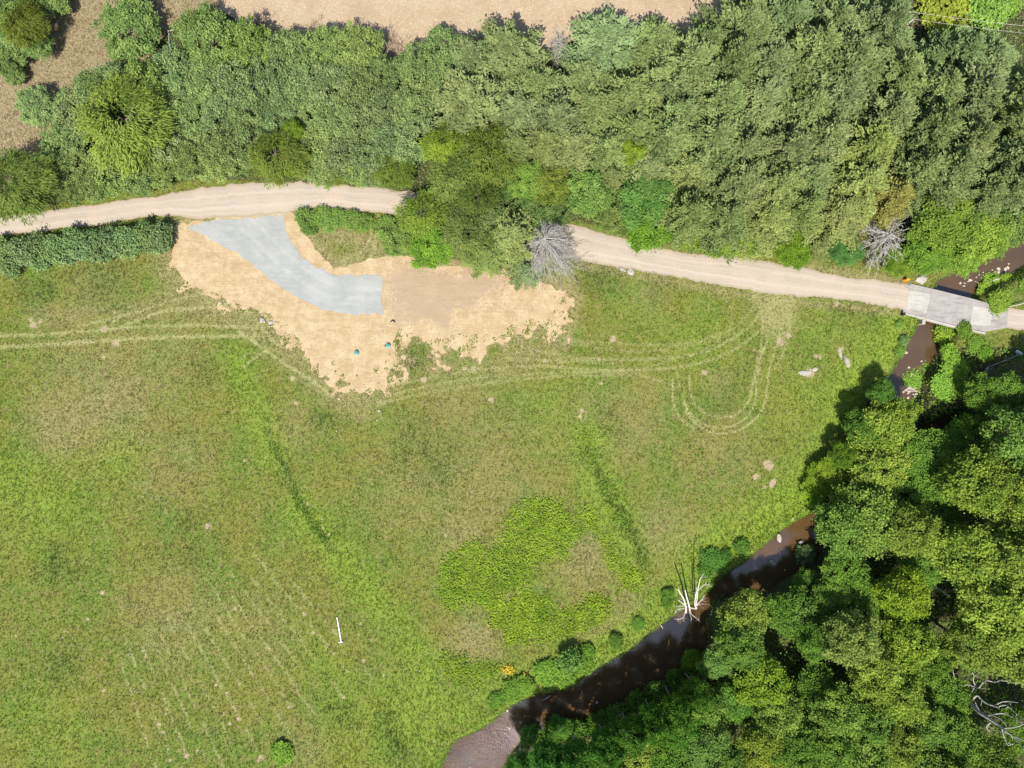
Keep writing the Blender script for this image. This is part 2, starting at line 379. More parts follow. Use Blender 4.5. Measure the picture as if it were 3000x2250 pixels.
# ------------------------------------------------------------------ marching squares sheets
def sheet(name, fn, x0, x1, y0, y1, st, mat, dz, attrfn=None, kind='structure'):
    xs = np.arange(x0, x1 + st, st); ys = np.arange(y0, y1 + st, st)
    A, B = np.meshgrid(xs, ys)
    f = fn(A, B)
    f[0, :] = f[-1, :] = -1; f[:, 0] = f[:, -1] = -1
    V = []; vid = {}; F = []
    def corner(j, i):
        k = (j, i)
        if k not in vid: vid[k] = len(V); V.append((xs[i], ys[j]))
        return vid[k]
    def cross(j, i, j2, i2):
        k = (j, i, j2, i2) if (j, i) < (j2, i2) else (j2, i2, j, i)
        if k not in vid:
            a, b = f[k[0], k[1]], f[k[2], k[3]]; t = a / (a - b)
            vid[k] = len(V); V.append((xs[k[1]] * (1 - t) + xs[k[3]] * t, ys[k[0]] * (1 - t) + ys[k[2]] * t))
        return vid[k]
    pos = f > 0
    cnt = pos[:-1, :-1].astype(int) + pos[:-1, 1:] + pos[1:, 1:] + pos[1:, :-1]
    for j, i in zip(*np.nonzero(cnt)):
        cs = [(j, i), (j, i + 1), (j + 1, i + 1), (j + 1, i)]
        poly = []
        for q in range(4):
            a = cs[q]; b = cs[(q + 1) % 4]
            if pos[a]: poly.append(corner(*a))
            if pos[a] != pos[b]: poly.append(cross(*a, *b))
        if len(poly) >= 3: F.append(tuple(poly))
    V = np.array(V)
    z = gz(V[:, 0], V[:, 1]) + dz if not np.isscalar(dz) or name != 'creek_water' else np.full(len(V), WZ)
    at = {k: ('FLOAT', fnn(V[:, 0], V[:, 1])) for k, fnn in (attrfn or {}).items()}
    me = mesh_np(name, np.column_stack([V, z]), F, mat, at, True)
    return tag(obj(name, me), kind=kind)

# road ------------------------------------------------------------
road_n = spline([(-300,668),(-50,640),(150,615),(300,595),(450,573),(570,553),(700,538),(830,532),(930,535),(1050,545),(1210,562),(1400,598),(1560,632),(1680,657),(1790,690),(2000,738),(2158,752),(2339,783),(2475,810),(2588,822),(2690,838)], 10)
road_s = spline([(-300,735),(-50,697),(150,674),(300,656),(470,632),(590,640),(710,634),(830,624),(930,610),(1050,618),(1210,638),(1400,690),(1560,730),(1710,764),(1832,788),(2000,815),(2136,842),(2316,866),(2452,876),(2600,899),(2664,915)], 10)
rn, rs = PP(road_n), PP(road_s)
east_n, east_s = PP([(2935,897),(3000,905),(3200,925),(3500,960)]), PP([(2925,958),(3000,968),(3200,990),(3500,1030)])

def ribbon(name, n, s, mat, nc=16, jag=.34, sub=4):
    k = len(n)
    t = np.linspace(0, k - 1, (k - 1) * sub + 1)
    n = np.stack([np.interp(t, range(k), n[:, q]) for q in (0, 1)], 1); s = np.stack([np.interp(t, range(k), s[:, q]) for q in (0, 1)], 1)
    j1 = jag * (fbm(n[:, 0], n[:, 1], .9, 31, 4) - .5) * 2; j2 = jag * (fbm(s[:, 0], s[:, 1], .9, 37, 4) - .5) * 2
    w = (n - s) / np.linalg.norm(n - s, axis=1)[:, None]
    n = n + w * j1[:, None]; s = s + w * j2[:, None]
    u = np.linspace(0, 1, nc)
    V = n[:, None] * (1 - u)[None, :, None] + s[:, None] * u[None, :, None]
    d = np.concatenate([[0], np.cumsum(np.linalg.norm(np.diff((n + s) / 2, axis=0), axis=1))])
    along = np.repeat(d[:, None], nc, 1); acr = np.repeat(u[None], len(n), 0)
    z = gz(V[..., 0], V[..., 1]); z = np.maximum(z, -0.02) + .03 + .05 * np.sin(acr * math.pi)
    idx = np.arange(V.shape[0] * nc).reshape(-1, nc)
    F = np.stack([idx[:-1, :-1], idx[1:, :-1], idx[1:, 1:], idx[:-1, 1:]], -1).reshape(-1, 4)
    me = mesh_np(name, np.concatenate([V, z[..., None]], -1).reshape(-1, 3), F, mat, {'along': ('FLOAT', along.ravel()), 'across': ('FLOAT', acr.ravel())}, True)
    return tag(obj(name, me), kind='structure')

def mat_road():
    m = N('packed_dirt')
    al, ac = m.attr('along'), m.attr('across')
    cv = m.n('ShaderNodeCombineXYZ'); m.l(m.math('MULTIPLY', al, .06), cv.inputs[0]); m.l(m.math('MULTIPLY', ac, 14), cv.inputs[1])
    st = m.noise(1.0, 4, .6, cv.outputs[0])
    n1 = m.noise(.25, 4, .6); n2 = m.noise(3, 4, .7); n3 = m.noise(22, 2, .6)
    c = m.mix(m.ramp(st, .3, .7), (0.302, 0.254, 0.195), (0.345, 0.302, 0.245))
    c = m.mix(m.ramp(n1, .4, .7), c, (0.36, 0.295, 0.225))
    e = m.math('ABSOLUTE', m.math('SUBTRACT', ac, .5))
    e = m.ramp(m.math('ADD', e, m.math('MULTIPLY', m.math('SUBTRACT', n2, .5), .2)), .36, .52)
    c = m.mix(m.math('MULTIPLY', e, .7), c, m.mix(n2, (0.29, 0.215, 0.15), (0.19, 0.165, 0.085)))
    rut = m.math('ABSOLUTE', m.math('SUBTRACT', m.math('ABSOLUTE', m.math('SUBTRACT', ac, .5)), .2))
    c = m.mix(m.math('MULTIPLY', m.ramp(rut, .09, .0), .35), c, (0.41, 0.36, 0.30))
    f = m.math('ADD', .72, m.math('ADD', m.math('MULTIPLY', n2, .3), m.math('MULTIPLY', n3, .26)))
    return m.princ(m.scale(c, f), .95, m.bump(n3, .4, .03), .1)
M_ROAD = mat_road()
ribbon('dirt_road', rn, rs, M_ROAD)
ribbon('dirt_road', east_n, east_s, M_ROAD)

# gravel driveway ---------------------------------------------------
drive = PP([(548,664),(600,652),(653,644),(740,637),(830,630),(835,655),(841,682),(859,717),(888,755),(922,781),(950,794),(978,802),(1050,806),(1112,808),(1118,820),(1117,860),(1123,918),(1060,922),(1010,922),(972,914),(942,905),(910,890),(880,872),(850,856),(825,842),(790,817),(757,789),(730,768),(700,748),(660,724),(625,704),(585,683)])
dc = [(720,655),(760,690),(830,760),(900,815),(980,855),(1050,862),(1120,862)]
def wheelmask(x, y):
    r = np.zeros(len(x))
    for dx, dy in ((-13, 13), (14, -14), (-30, 26), (32, -20)):
        l = PP(spline([(a + dx, b + dy) for a, b in dc], 6)); r = np.maximum(r, (1 if abs(dx) < 20 else .6) * (1 - smooth01(.12, .5, seg_dist(x, y, l))))
    return r
m = N('gravel')
n1 = m.noise(.3, 4, .6); n2 = m.noise(8, 3, .7); n3 = m.noise(40, 2, .7)
sw = m.noise(1.2, 3, .6, m.mapping(m.pos(), (0, 0, .75), (.25, 1.6, 1)))
c = m.mix(m.ramp(n1, .35, .65), (0.262, 0.268, 0.248), (0.305, 0.308, 0.284)); c = m.mix(m.math('MULTIPLY', m.ramp(sw, .5, .75), .45), c, (0.355, 0.36, 0.34))
c = m.mix(m.ramp(n2, .62, .8), c, (0.26, 0.275, 0.27))
c = m.mix(m.math('MULTIPLY', m.attr('wheel'), m.ramp(n1, .3, .6, .05, .35)), c, (0.385, 0.385, 0.36)); c = m.mix(m.ramp(m.noise(.9, 4, .7), .58, .75, 0, .55), c, (0.27, 0.265, 0.24))
M_GRAVEL = m.princ(m.scale(c, m.math('ADD', .3, m.math('ADD', m.math('MULTIPLY', n2, .75), m.math('MULTIPLY', n3, .55)))), .95, m.bump(m.math('ADD', n3, n2), .5, .05), .1)
sheet('gravel_driveway', lambda A, B: sd_poly(A, B, drive) + .75 * (fbm(A, B, .8, 4, 3) - .5) + .5 * (fbm(A, B, 3.0, 6, 2) - .5), -49, -17, 9, 26, .17, M_GRAVEL, .065,
      {'wheel': lambda x, y: wheelmask(x, y)})

# bare soil -----------------------------------------------------------
RUTS = [[(1130,830),(1250,810),(1380,800),(1450,830)],[(1135,850),(1260,835),(1400,830),(1470,850)],[(1150,790),(1300,800),(1440,790)],[(1160,870),(1190,850),(1215,870),(1200,905)],[(1150,880),(1185,868),(1200,890),(1185,920)],[(1280,880),(1400,875),(1560,880)],[(1290,890),(1420,888),(1570,895)],[(1300,900),(1430,900),(1560,908)],
        [(1340,920),(1440,912),(1540,920)],[(1450,790),(1480,830),(1465,870)],[(1100,990),(1130,960),(1150,940)],[(1150,770),(1280,775),(1400,780)],[(880,660),(905,690),(900,720)],[(540,700),(620,760),(700,800),(800,880)],[(560,690),(640,750),(720,800),(830,890)]]
def rutmask(x, y):
    r = np.zeros(len(x))
    for l in RUTS:
        r = np.maximum(r, 1 - smooth01(.06, .26, seg_dist(x, y, PP(spline(l, 6)))))
    return r
m = N('bare_soil')
br = m.attr('brown'); rt = m.attr('rut')
n1 = m.noise(.55, 6, .7); n2 = m.noise(2.5, 5, .7); n3 = m.noise(9, 3, .75)
rk = m.noise(1.6, 3, .6, m.mapping(m.pos(), (0, 0, .1), (.35, 3.2, 1)), .6)
br2 = m.ramp(m.math('ADD', br, m.math('MULTIPLY', m.math('SUBTRACT', n2, .5), 2.4)), .25, .8)
c = m.mix(m.ramp(n1, .35, .65), (0.325, 0.235, 0.125), (0.415, 0.322, 0.195)); c = m.mix(m.ramp(n2, .5, .75), c, (0.30, 0.215, 0.135))
c = m.mix(m.math('MULTIPLY', br2, m.ramp(rk, .3, .6, .35, 1)), c, (0.29, 0.215, 0.145))
c = m.mix(m.ramp(n3, .62, .8), c, m.scale(c, .62)); c = m.mix(m.ramp(n3, .4, .22), c, (0.52, 0.43, 0.30))
c = m.mix(m.math('MULTIPLY', rt, m.ramp(n2, .4, .65, 0, .6)), c, (0.25, 0.185, 0.12)); c = m.mix(m.ramp(m.noise(.8, 5, .7), .56, .72, 0, .5), c, (0.33, 0.245, 0.165))
M_SOIL = m.princ(m.scale(c, m.math('ADD', .78, m.math('MULTIPLY', rk, .4))), .95, m.bump(m.math('ADD', n3, rk), .5, .06), .05)
sheet('bare_soil', soil_f, -52, 12, -8, 27, .17, M_SOIL, .03, {'rut': lambda x, y: rutmask(x, y), 'brown': lambda x, y: smooth01(-2.6, 2.6, sd_poly(x, y, brown) + 4.0 * (fbm(x, y, .6, 77, 3) - .5))})

# cleared field ---------------------------------------------------------
fieldp = PP([(560,-2500),(640,-100),(650,30),(700,75),(800,95),(900,120),(1020,140),(1130,180),(1190,240),(1260,200),(1330,160),(1450,150),(1600,150),(1700,120),(1850,100),(1960,130),(2030,160),(2070,90),(2130,20),(2250,-100),(2600,-2500)])
field_f = lambda A, B: sd_poly(A, B, fieldp) + 1.6 * (fbm(A, B, .45, 51, 4) - .5) + .9 * (fbm(A, B, 2, 52, 3) - .5)
FIELDM = field_f(GX, GY)
m = N('mulched_clearing')
n1 = m.noise(.2, 5, .6); n2 = m.noise(2, 5, .7); n3 = m.noise(11, 3, .75); n5 = m.noise(5, 2, .5, m.mapping(m.pos(), (0, 0, .6), (.4, 2.5, 1)))
c = m.mix(m.ramp(n1, .35, .65), (0.315, 0.234, 0.150), (0.355, 0.275, 0.182)); c = m.mix(m.ramp(n2, .5, .75), c, (0.29, 0.20, 0.135))
c = m.mix(m.ramp(n3, .6, .75), c, (0.45, 0.375, 0.29)); c = m.mix(m.ramp(n3, .42, .25), c, (0.20, 0.14, 0.095)); c = m.mix(m.ramp(n5, .62, .72), c, (0.47, 0.40, 0.32))
M_FIELD = m.princ(c, .95, m.bump(m.math('ADD', n3, n2), .6, .08), .05)
sheet('cleared_field', field_f, -48, 58, 38, 71, .3, M_FIELD, .04)

# creek water ----------------------------------------------------------
m = N('creek_water')
rif = m.attr('riffle')
w1 = m.noise(2.2, 3, .55, m.mapping(m.pos(), (0, 0, .5), (1, 1.8, 1))); w2 = m.noise(9, 2, .6)
h = m.math('ADD', m.math('MULTIPLY', m.math('ADD', w1, m.math('MULTIPLY', w2, .5)), .06), m.math('MULTIPLY', m.math('SUBTRACT', m.noise(3.2, 2, .6), .5), m.math('MULTIPLY', rif, 1.7)))
c = m.mix(m.noise(.35, 3, .5), (0.050, 0.030, 0.016), (0.098, 0.055, 0.021))
M_WATER = m.princ(c, .025, m.bump(h, .55, .25), .8, IOR=1.6)
RIFF = [(1362,2195,75), (1700,2060,1), (2640,1060,30)]
def riffle(x, y):
    r = np.zeros(len(x))
    for a, b, q in RIFF:
        cx, cy = P(a, b, WZ); r = np.maximum(r, (1.0 if a == 1362 else .12) * (1 - smooth01(5.5 if a == 1362 else q / 60, 9.5 if a == 1362 else q / 14, np.hypot(x - cx, y - cy))))
    return r
wat = sheet('creek_water', lambda A, B: samp(CSD, A, B) + 1.4, -12, 84, -63, 26, .4, M_WATER, 0.0, {'riffle': riffle})

# ------------------------------------------------------------------ leaf and tube builders
def unit(v): return v / (np.linalg.norm(v, axis=-1, keepdims=True) + 1e-9)
def leaf_quads(pos, axis, nrm, L, W, fold=0.0):
    axis = unit(axis); side = unit(np.cross(nrm, axis)); up = np.cross(axis, side)
    L = np.broadcast_to(L, (len(pos),))[:, None]; W = np.broadcast_to(W, (len(pos),))[:, None]
    a = pos - axis * L * .5; b = pos - axis * L * .05 + side * W * .5 + up * W * fold; c = pos + axis * L * .5; d = pos - axis * L * .05 - side * W * .5 + up * W * fold
    V = np.stack([a, b, c, d], 1).reshape(-1, 3)
    F = np.arange(len(V)).reshape(-1, 4)
    return V, F
def rdir(n, r=rng):
    v = r.normal(size=(n, 3)); return unit(v)

def crown_mesh(name, mat, R, H0, H1, nclump, per, L, W, csize, style='broad', lobes=9, seed=0, cflat=.7):
    r = np.random.default_rng(seed)
    d = rdir(nclump * 3, r); d = d[d[:, 2] > -.55][:nclump]; n = len(d)
    rad = r.uniform(.42, 1, n) ** .5
    lob = rdir(lobes, r); lob[:, 2] = np.abs(lob[:, 2]) * .9 - .1; lob = unit(lob)
    s = (np.exp(7 * (d @ lob.T - 1)) * r.uniform(.5, 1, lobes)[None]).max(1)
    rad = rad * (.62 + .42 * s)
    c = d * rad[:, None]
    hz = (H1 - H0) / 2; mid = H0 + hz
    C = np.column_stack([c[:, 0] * R, c[:, 1] * R, mid + c[:, 2] * hz])
    pos = np.repeat(C, per, 0); out = np.repeat(d, per, 0)
    k = len(pos)
    pos = pos + r.normal(size=(k, 3)) * csize * np.array([1, 1, cflat])
    if style == 'willow':
        ax = out * np.array([1, 1, 0]) + r.normal(size=(k, 3)) * .35 + np.array([0, 0, -.45]); nr = out + np.array([0, 0, .8]) + r.normal(size=(k, 3)) * .5
    elif style == 'locust':
        ax = out * .6 + r.normal(size=(k, 3)) * .8; nr = np.array([0, 0, .9]) + out * .4 + r.normal(size=(k, 3)) * .55
    else:
        ax = out * .4 + r.normal(size=(k, 3)); nr = np.array([0, 0, .8]) + out * .5 + r.normal(size=(k, 3)) * .5
    V, F = leaf_quads(pos, ax, nr, L * r.uniform(.65, 1.25, k), W * r.uniform(.7, 1.2, k), .12)
    v = np.clip(np.repeat(r.uniform(.15, .85, n), per) + r.normal(size=k) * .16, 0, 1)
    return mesh_np(name, V, F, mat, {'v': ('FLOAT', np.repeat(v, 4))})

def pine_mesh(name, mat, R, H, seed=0, layers=15, L=.44, W=.15):
    r = np.random.default_rng(seed)
    pos = []; ax = []; vv = []
    for i in range(layers):
        t = i / (layers - 1); z = H * (.22 + .77 * t)
        Lb = R * (1 - t ** 1.5) * 1.0 + .3
        nb = int(6 + 2 * (1 - t)); a0 = r.uniform(0, 6.28)
        for b in range(nb):
            a = a0 + 6.283 * b / nb + r.normal() * .22; l = Lb * r.uniform(.7, 1.12); vb = r.uniform(.05, .95)
            dr = np.array([math.cos(a), math.sin(a), .16 + .5 * t]); dr /= np.linalg.norm(dr)
            ns = int(max(5, l * 6.5))
            for q in np.linspace(.22, 1, ns):
                k = 10
                p = np.array([0, 0, z]) + dr * l * q + np.array([0, 0, -.10 * (q * l) ** 1.4 * (1 - t)])
                sp = .13 + .05 * l * q
                pos.append(p + r.normal(size=(k, 3)) * np.array([sp, sp, .11]))
                ax.append(dr * .8 + np.array([0, 0, .22]) + r.normal(size=(k, 3)) * np.array([.6, .6, .3]))
                vv.append(np.clip(vb + r.normal(size=k) * .15 + .12 * (q - .5), 0, 1))
    pos = np.concatenate(pos); ax = np.concatenate(ax); vv = np.concatenate(vv); k = len(pos)
    V, F = leaf_quads(pos, ax, np.array([0, 0, 1.]) + r.normal(size=(k, 3)) * .36, L * r.uniform(.7, 1.2, k), W * r.uniform(.7, 1.3, k), .1)
    return mesh_np(name, V, F, mat, {'v': ('FLOAT', np.repeat(vv, 4))})

def tubes_mesh(name, lines, mat, ns=6):
    """lines: list of (points (n,3), radii (n,))"""
    VV = []; FF = []; base = 0
    for pts, rad in lines:
        pts = np.asarray(pts, float); rad = np.asarray(rad, float); n = len(pts)
        tn = unit(np.gradient(pts, axis=0))
        ref = np.array([0, 0, 1.]) if abs(tn[:, 2].mean()) < .8 else np.array([1., 0, 0])
        u = unit(np.cross(tn, ref)); w = np.cross(tn, u)
        an = np.arange(ns) * 2 * math.pi / ns
        ring = pts[:, None] + rad[:, None, None] * (u[:, None] * np.cos(an)[None, :, None] + w[:, None] * np.sin(an)[None, :, None])
        VV.append(ring.reshape(-1, 3))
        i = np.arange(n * ns).reshape(n, ns) + base
        j = np.roll(i, -1, 1)
        FF.append(np.stack([i[:-1], j[:-1], j[1:], i[1:]], -1).reshape(-1, 4))
        FF.append(np.stack([i[-1, 0:1], i[-1, 1:2], i[-1, ns // 2:ns // 2 + 1], i[-1, -1:]], -1))
        base += n * ns
    return mesh_np(name, np.concatenate(VV), np.concatenate(FF), mat, None, True)

def trunk_mesh(name, mat, H, r0, limbs, R, seed):
    r = np.random.default_rng(seed)
    n = 9; t = np.linspace(0, 1, n)
    pts = np.column_stack([np.cumsum(r.normal(size=n)) * .05 * H / 8, np.cumsum(r.normal(size=n)) * .05 * H / 8, t * H * .92 - .15])
    pts[0, :2] = 0
    lines = [(pts, r0 * (1 - .85 * t) + .02)]
    for i in range(limbs):
        q = r.uniform(.25, .85); p0 = np.array([np.interp(q, t, pts[:, k]) for k in range(3)])
        a = r.uniform(0, 6.283); l = R * r.uniform(.45, .85) * (1.15 - .6 * q)
        d = np.array([math.cos(a), math.sin(a), r.uniform(.25, .8)])
        s = np.linspace(0, 1, 5)
        lp = p0 + d * l * s[:, None] + r.normal(size=(5, 3)) * .06 * l * s[:, None]
        lines.append((lp, r0 * .45 * (1 - q * .6) * (1 - .8 * s) + .012))
    return tubes_mesh(name, lines, mat)

def leaf_mat(name, ca, cb, cc, trans=.24, gloss=.0):
    m = N(name)
    v = m.attr('v'); oi = m.n('ShaderNodeObjectInfo')
    nz = m.noise(.6, 3, .6)
    c = m.mix(v, ca, cb); c = m.mix(m.ramp(nz, .55, .8), c, cc)
    c = m.mix(1.0, c, oi.outputs['Color'], 'MULTIPLY')
    d = m.n('ShaderNodeBsdfDiffuse'); m.l(c, d.inputs[0])
    t = m.n('ShaderNodeBsdfTranslucent'); m.l(m.mix(1.0, c, (1.15, 1.1, .6), 'MULTIPLY'), t.inputs[0])
    mx = m.n('ShaderNodeMixShader'); mx.inputs[0].default_value = trans
    m.l(d.outputs[0], mx.inputs[1]); m.l(t.outputs[0], mx.inputs[2])
    m.l(mx.outputs[0], m.out.inputs[0])
    return m.m
ML_PINE = leaf_mat('pine_needles', (0.112, 0.148, 0.054), (0.240, 0.298, 0.112), (0.235, 0.262, 0.100))
ML_SCRUB = leaf_mat('scrub_leaves', (0.105, 0.160, 0.056), (0.275, 0.350, 0.125), (0.26, 0.320, 0.105))
ML_BROAD = leaf_mat('broad_leaves', (0.088, 0.155, 0.034), (0.255, 0.330, 0.072), (0.18, 0.270, 0.060), .36)
ML_WILLOW = leaf_mat('feathery_leaves', (0.085, 0.125, 0.026), (0.205, 0.25, 0.055), (0.15, 0.20, 0.04))
m = N('bark'); n1 = m.noise(9, 4, .7, m.mapping(m.pos(), (0, 0, 0), (1, 1, .25)))
M_BARK = m.princ(m.mix(n1, (0.10, 0.075, 0.055), (0.26, 0.21, 0.165)), .95, m.bump(n1, .6, .03), .1)
def deadwood(name, a, b):
    m = N(name); n1 = m.noise(7, 4, .7); return m.princ(m.mix(n1, a, b), .9, m.bump(n1, .5, .02), .15)
M_DEAD = deadwood('weathered_grey_wood', (0.29, 0.265, 0.235), (0.45, 0.42, 0.38))
M_WHITEWOOD = deadwood('bleached_wood', (0.38, 0.345, 0.31), (0.60, 0.565, 0.52))
M_BRUSH = deadwood('dry_brown_twigs', (0.15, 0.105, 0.075), (0.32, 0.25, 0.19))

# ------------------------------------------------------------------ tree prototypes
protos = {}
def proto(kind, crown, trunk, R, H): protos.setdefault(kind, []).append((crown, trunk, R, H))
for s in range(4): proto('pine', pine_mesh('pine_crown', ML_PINE, 4.0, 12, 100 + s), trunk_mesh('pine_trunk', M_BARK, 12, .2, 10, 2.5, s), 4.0, 12)
for s in range(5): proto('broad', crown_mesh('broad_crown', ML_BROAD, 4.6, 3.2, 12, 175, 84, .33, .22, .36, 'broad', 14, 200 + s, .6), trunk_mesh('broad_trunk', M_BARK, 11, .26, 12, 4, 20 + s), 4.6, 12)
for s in range(5): proto('scrub', crown_mesh('scrub_crown', ML_SCRUB, 3.8, .7, 5, 130, 84, .30, .16, .27, 'locust', 16, 300 + s, .6), trunk_mesh('scrub_trunk', M_BARK, 4.2, .12, 12, 3, 40 + s), 3.8, 5)
for s in range(3): proto('willow', crown_mesh('willow_crown', ML_WILLOW, 4.5, 1.2, 7, 210, 44, .5, .095, .34, 'willow', 12, 400 + s), trunk_mesh('willow_trunk', M_BARK, 6, .2, 12, 3.5, 60 + s), 4.5, 7)
for s in range(4): proto('shrub', crown_mesh('shrub_crown', ML_SCRUB, 1.7, .05, 2.2, 110, 22, .26, .15, .2, 'broad', 7, 500 + s), trunk_mesh('shrub_stem', M_BARK, 1.8, .05, 8, 1.2, 80 + s), 1.7, 2.2)
for s in range(3): proto('lowshrub', crown_mesh('low_crown', ML_BROAD, 1.7, .0, 1.6, 110, 24, .26, .19, .2, 'broad', 7, 600 + s), trunk_mesh('low_stem', M_BARK, 1.2, .04, 8, 1.2, 90 + s), 1.7, 1.6)

NAMES = {'pine': ('pine_tree', 'tree', 'crown', 'trunk'), 'broad': ('broadleaf_tree', 'tree', 'crown', 'trunk'), 'scrub': ('scrub_tree', 'tree', 'crown', 'trunk'),
         'willow': ('feathery_tree', 'tree', 'crown', 'trunk'), 'shrub': ('shrub', 'shrub', 'foliage', 'stem'), 'lowshrub': ('shrub', 'shrub', 'foliage', 'stem')}
TREES = []
def tree(kind, px, py, rpx, H, label, group=None, tint=(1, 1, 1)):
    if kind == 'pine' and py < 640: px += random.uniform(-26, 26); py += random.uniform(-24, 24); rpx *= random.uniform(.85, 1.25); H *= random.uniform(.85, 1.12)
    elif kind == 'scrub' and rpx > 50: px += random.uniform(-12, 12); py += random.uniform(-10, 10); rpx *= random.uniform(.85, 1.15); H *= random.uniform(.75, 1.25)
    if kind == 'lowshrub' and group and 'bank' in group: u_ = random.uniform(-26, 26); w_ = random.uniform(-18, 6); px += u_ * .8 + w_ * .5; py += -u_ * .55 + w_; rpx *= random.uniform(.6, 1.25); H *= random.uniform(.35, .8); q = random.uniform(.95, 1.25); tint = (tint[0] * q, tint[1] * q, tint[2] * q)
    nm, cat, cn, tn = NAMES[kind]
    cr, tr, R0, H0 = random.choice(protos[kind])
    hc = H * .62
    x, y = P(px, py, hc)
    r = rpx / 20 * (CAM_H - hc) / CAM_H * 1.08
    root = empty(nm, (x, y, float(gz(x, y)) - .05), random.uniform(0, 6.283))
    s = r / R0
    root.scale = (s * random.uniform(.93, 1.07), s * random.uniform(.93, 1.07), H / H0)
    tag(root, label, cat, group)
    c = obj(cn, cr, root); obj(tn, tr, root)
    j = random.uniform(.88, 1.12)
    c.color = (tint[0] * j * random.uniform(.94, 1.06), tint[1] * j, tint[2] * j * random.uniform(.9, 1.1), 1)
    TREES.append((x, y, r, H))
    return root

ORD = ['', 'first', 'second', 'third', 'fourth', 'fifth', 'sixth', 'seventh', 'eighth', 'ninth', 'tenth', 'eleventh', 'twelfth', 'thirteenth', 'fourteenth', 'fifteenth', 'sixteenth']
def row(kind, look, where, group, H, pts, tint=(1, 1, 1)):
    for i, p in enumerate(sorted(pts, key=lambda q: q[0])):
        if len(pts) == 1: lab = f'{look} {where}'
        else: lab = f'{look}, {ORD[i + 1]} from left {where}'
        tree(kind, p[0], p[1], p[2], p[3] if len(p) > 3 else H * random.uniform(.9, 1.1), lab, group, p[4] if len(p) > 4 else tint)

# --- tall stand of pines, upper right
OLV = (1.0, 1.0, 1.0); BLU = (.96, 1.04, 1.04); YEL = (1.2, 1.12, .85); BRN = (1.3, 1.05, .8)
G = 'pines of the stand above the road'
row('pine', 'olive pine', 'in the back row at the cleared field', G, 12, [(2090,135,95),(2205,95,100),(2325,75,100),(2450,75,100),(2565,95,100)], BLU)
row('pine', 'olive pine', 'in the back row below the wires', G, 11, [(2700,190,75,8),(2800,150,90),(2905,190,95),(3000,260,90)], BLU)
row('pine', 'olive pine', 'in the second row of the stand', G, 14, [(2030,205,95),(2150,195,105),(2270,185,105),(2390,175,105),(2500,190,105),(2610,220,100),(2740,290,90),(2850,290,95),(2960,350,95)])
row('pine', 'olive pine', 'in the third row of the stand', G, 13, [(2010,320,95,12,BLU),(2110,320,100,13,BLU),(2230,310,105),(2350,300,105),(2470,300,105),(2590,330,100),(2700,390,95),(2810,400,95),(2920,450,95)])
row('pine', 'olive pine', 'in the fourth row of the stand', G, 13, [(1960,430,95,11),(2070,430,105,12),(2190,430,105),(2310,420,105),(2430,415,105),(2550,440,105,12,YEL),(2660,490,95),(2770,500,95),(2990,540,90)])
row('pine', 'olive pine', 'in the fifth row of the stand', G, 11, [(2030,530,95),(2150,540,100),(2270,530,105),(2390,525,105),(2510,535,100,11,YEL),(2620,570,75,10,BRN),(2890,560,85)], (1.06,1.04,.95))
row('pine', 'yellowish olive pine', 'in the front row above the road', G, 10, [(2030,630,75),(2130,640,85),(2240,640,90),(2350,635,90),(2460,630,85)], (1.1,1.07,.9))
# --- pines and scrub of the middle
G = 'pines above the middle of the road'
row('pine', 'fine needled pine', 'in the row along the pale field', G, 10, [(1390,180,85),(1490,170,95),(1600,240,90),(1700,250,75),(1790,140,100,10,(1.02,1.12,1.3)),(1930,140,105)])
row('pine', 'fine needled pine', 'in the middle row left of the tall stand', G, 10, [(1380,300,95),(1500,310,105),(1620,340,100),(1730,330,95),(1840,270,105),(1940,270,90)])
row('pine', 'fine needled pine', 'in the row behind the roadside trees', G, 9, [(1500,420,85),(1600,440,95),(1700,440,95),(1790,430,90),(1880,400,95),(1780,530,75),(1900,510,85)], (1.05,1.03,.95))
# --- locust scrub on the left
GT = (1., 1.02, 1.05); LG = (1.1, 1.12, .85)
G = 'grey green scrub above the left part of the road'
row('scrub', 'grey green scrub tree', 'in the back row at the cleared field', G, 6, [(580,95,68),(620,130,95),(730,130,75,6,LG),(835,150,70),(955,135,70),(1050,140,80,6,LG),(1140,220,60),(1230,200,75),(1310,150,70)], (.98,1.05,.95))
row('scrub', 'grey green scrub tree', 'in the second scrub row', G, 5.5, [(335,240,62),(430,245,60,5.5,LG),(530,205,78),(600,240,80),(690,250,80),(780,240,80),(870,230,80),(960,240,80),(1050,250,80),(1130,310,75),(1220,300,80),(1300,250,80)], GT)
row('scrub', 'grey green scrub tree', 'in the third scrub row', G, 5, [(210,330,75),(270,270,60),(510,300,75),(570,340,80),(660,350,80),(730,330,70),(800,320,75),(890,350,85),(980,350,80),(1060,370,80),(1140,400,75),(1210,400,80)], GT)
row('scrub', 'grey green scrub tree', 'in the fourth scrub row', G, 5, [(190,420,70),(480,410,70),(560,430,80),(650,430,80),(720,420,70),(920,440,80),(1010,450,75),(1090,470,60)], GT)
row('scrub', 'bushy scrub tree', 'in the row that edges the road', G, 4.5, [(205,490,65),(262,535,55),(335,505,70),(405,528,50),(480,480,75),(560,478,60),(640,470,60),(715,465,52),(890,465,52),(960,478,58),(1030,480,55),(1085,505,40)], (1.08,1.08,.92))
row('scrub', 'small scrub tree', 'in the group at the old field edge', G, 4, [(160,555,38),(100,570,40),(215,565,30)], (1.05,1.05,.9))
tree('scrub', 372, 82, 88, 5, 'round dark green bushy tree standing alone in brown grass below the cleared field', tint=(.92, 1.0, .9))
tree('scrub', 95, 312, 68, 4, 'round grey green bush alone in brown grass near the left edge', tint=(1.05, 1.08, 1.15))
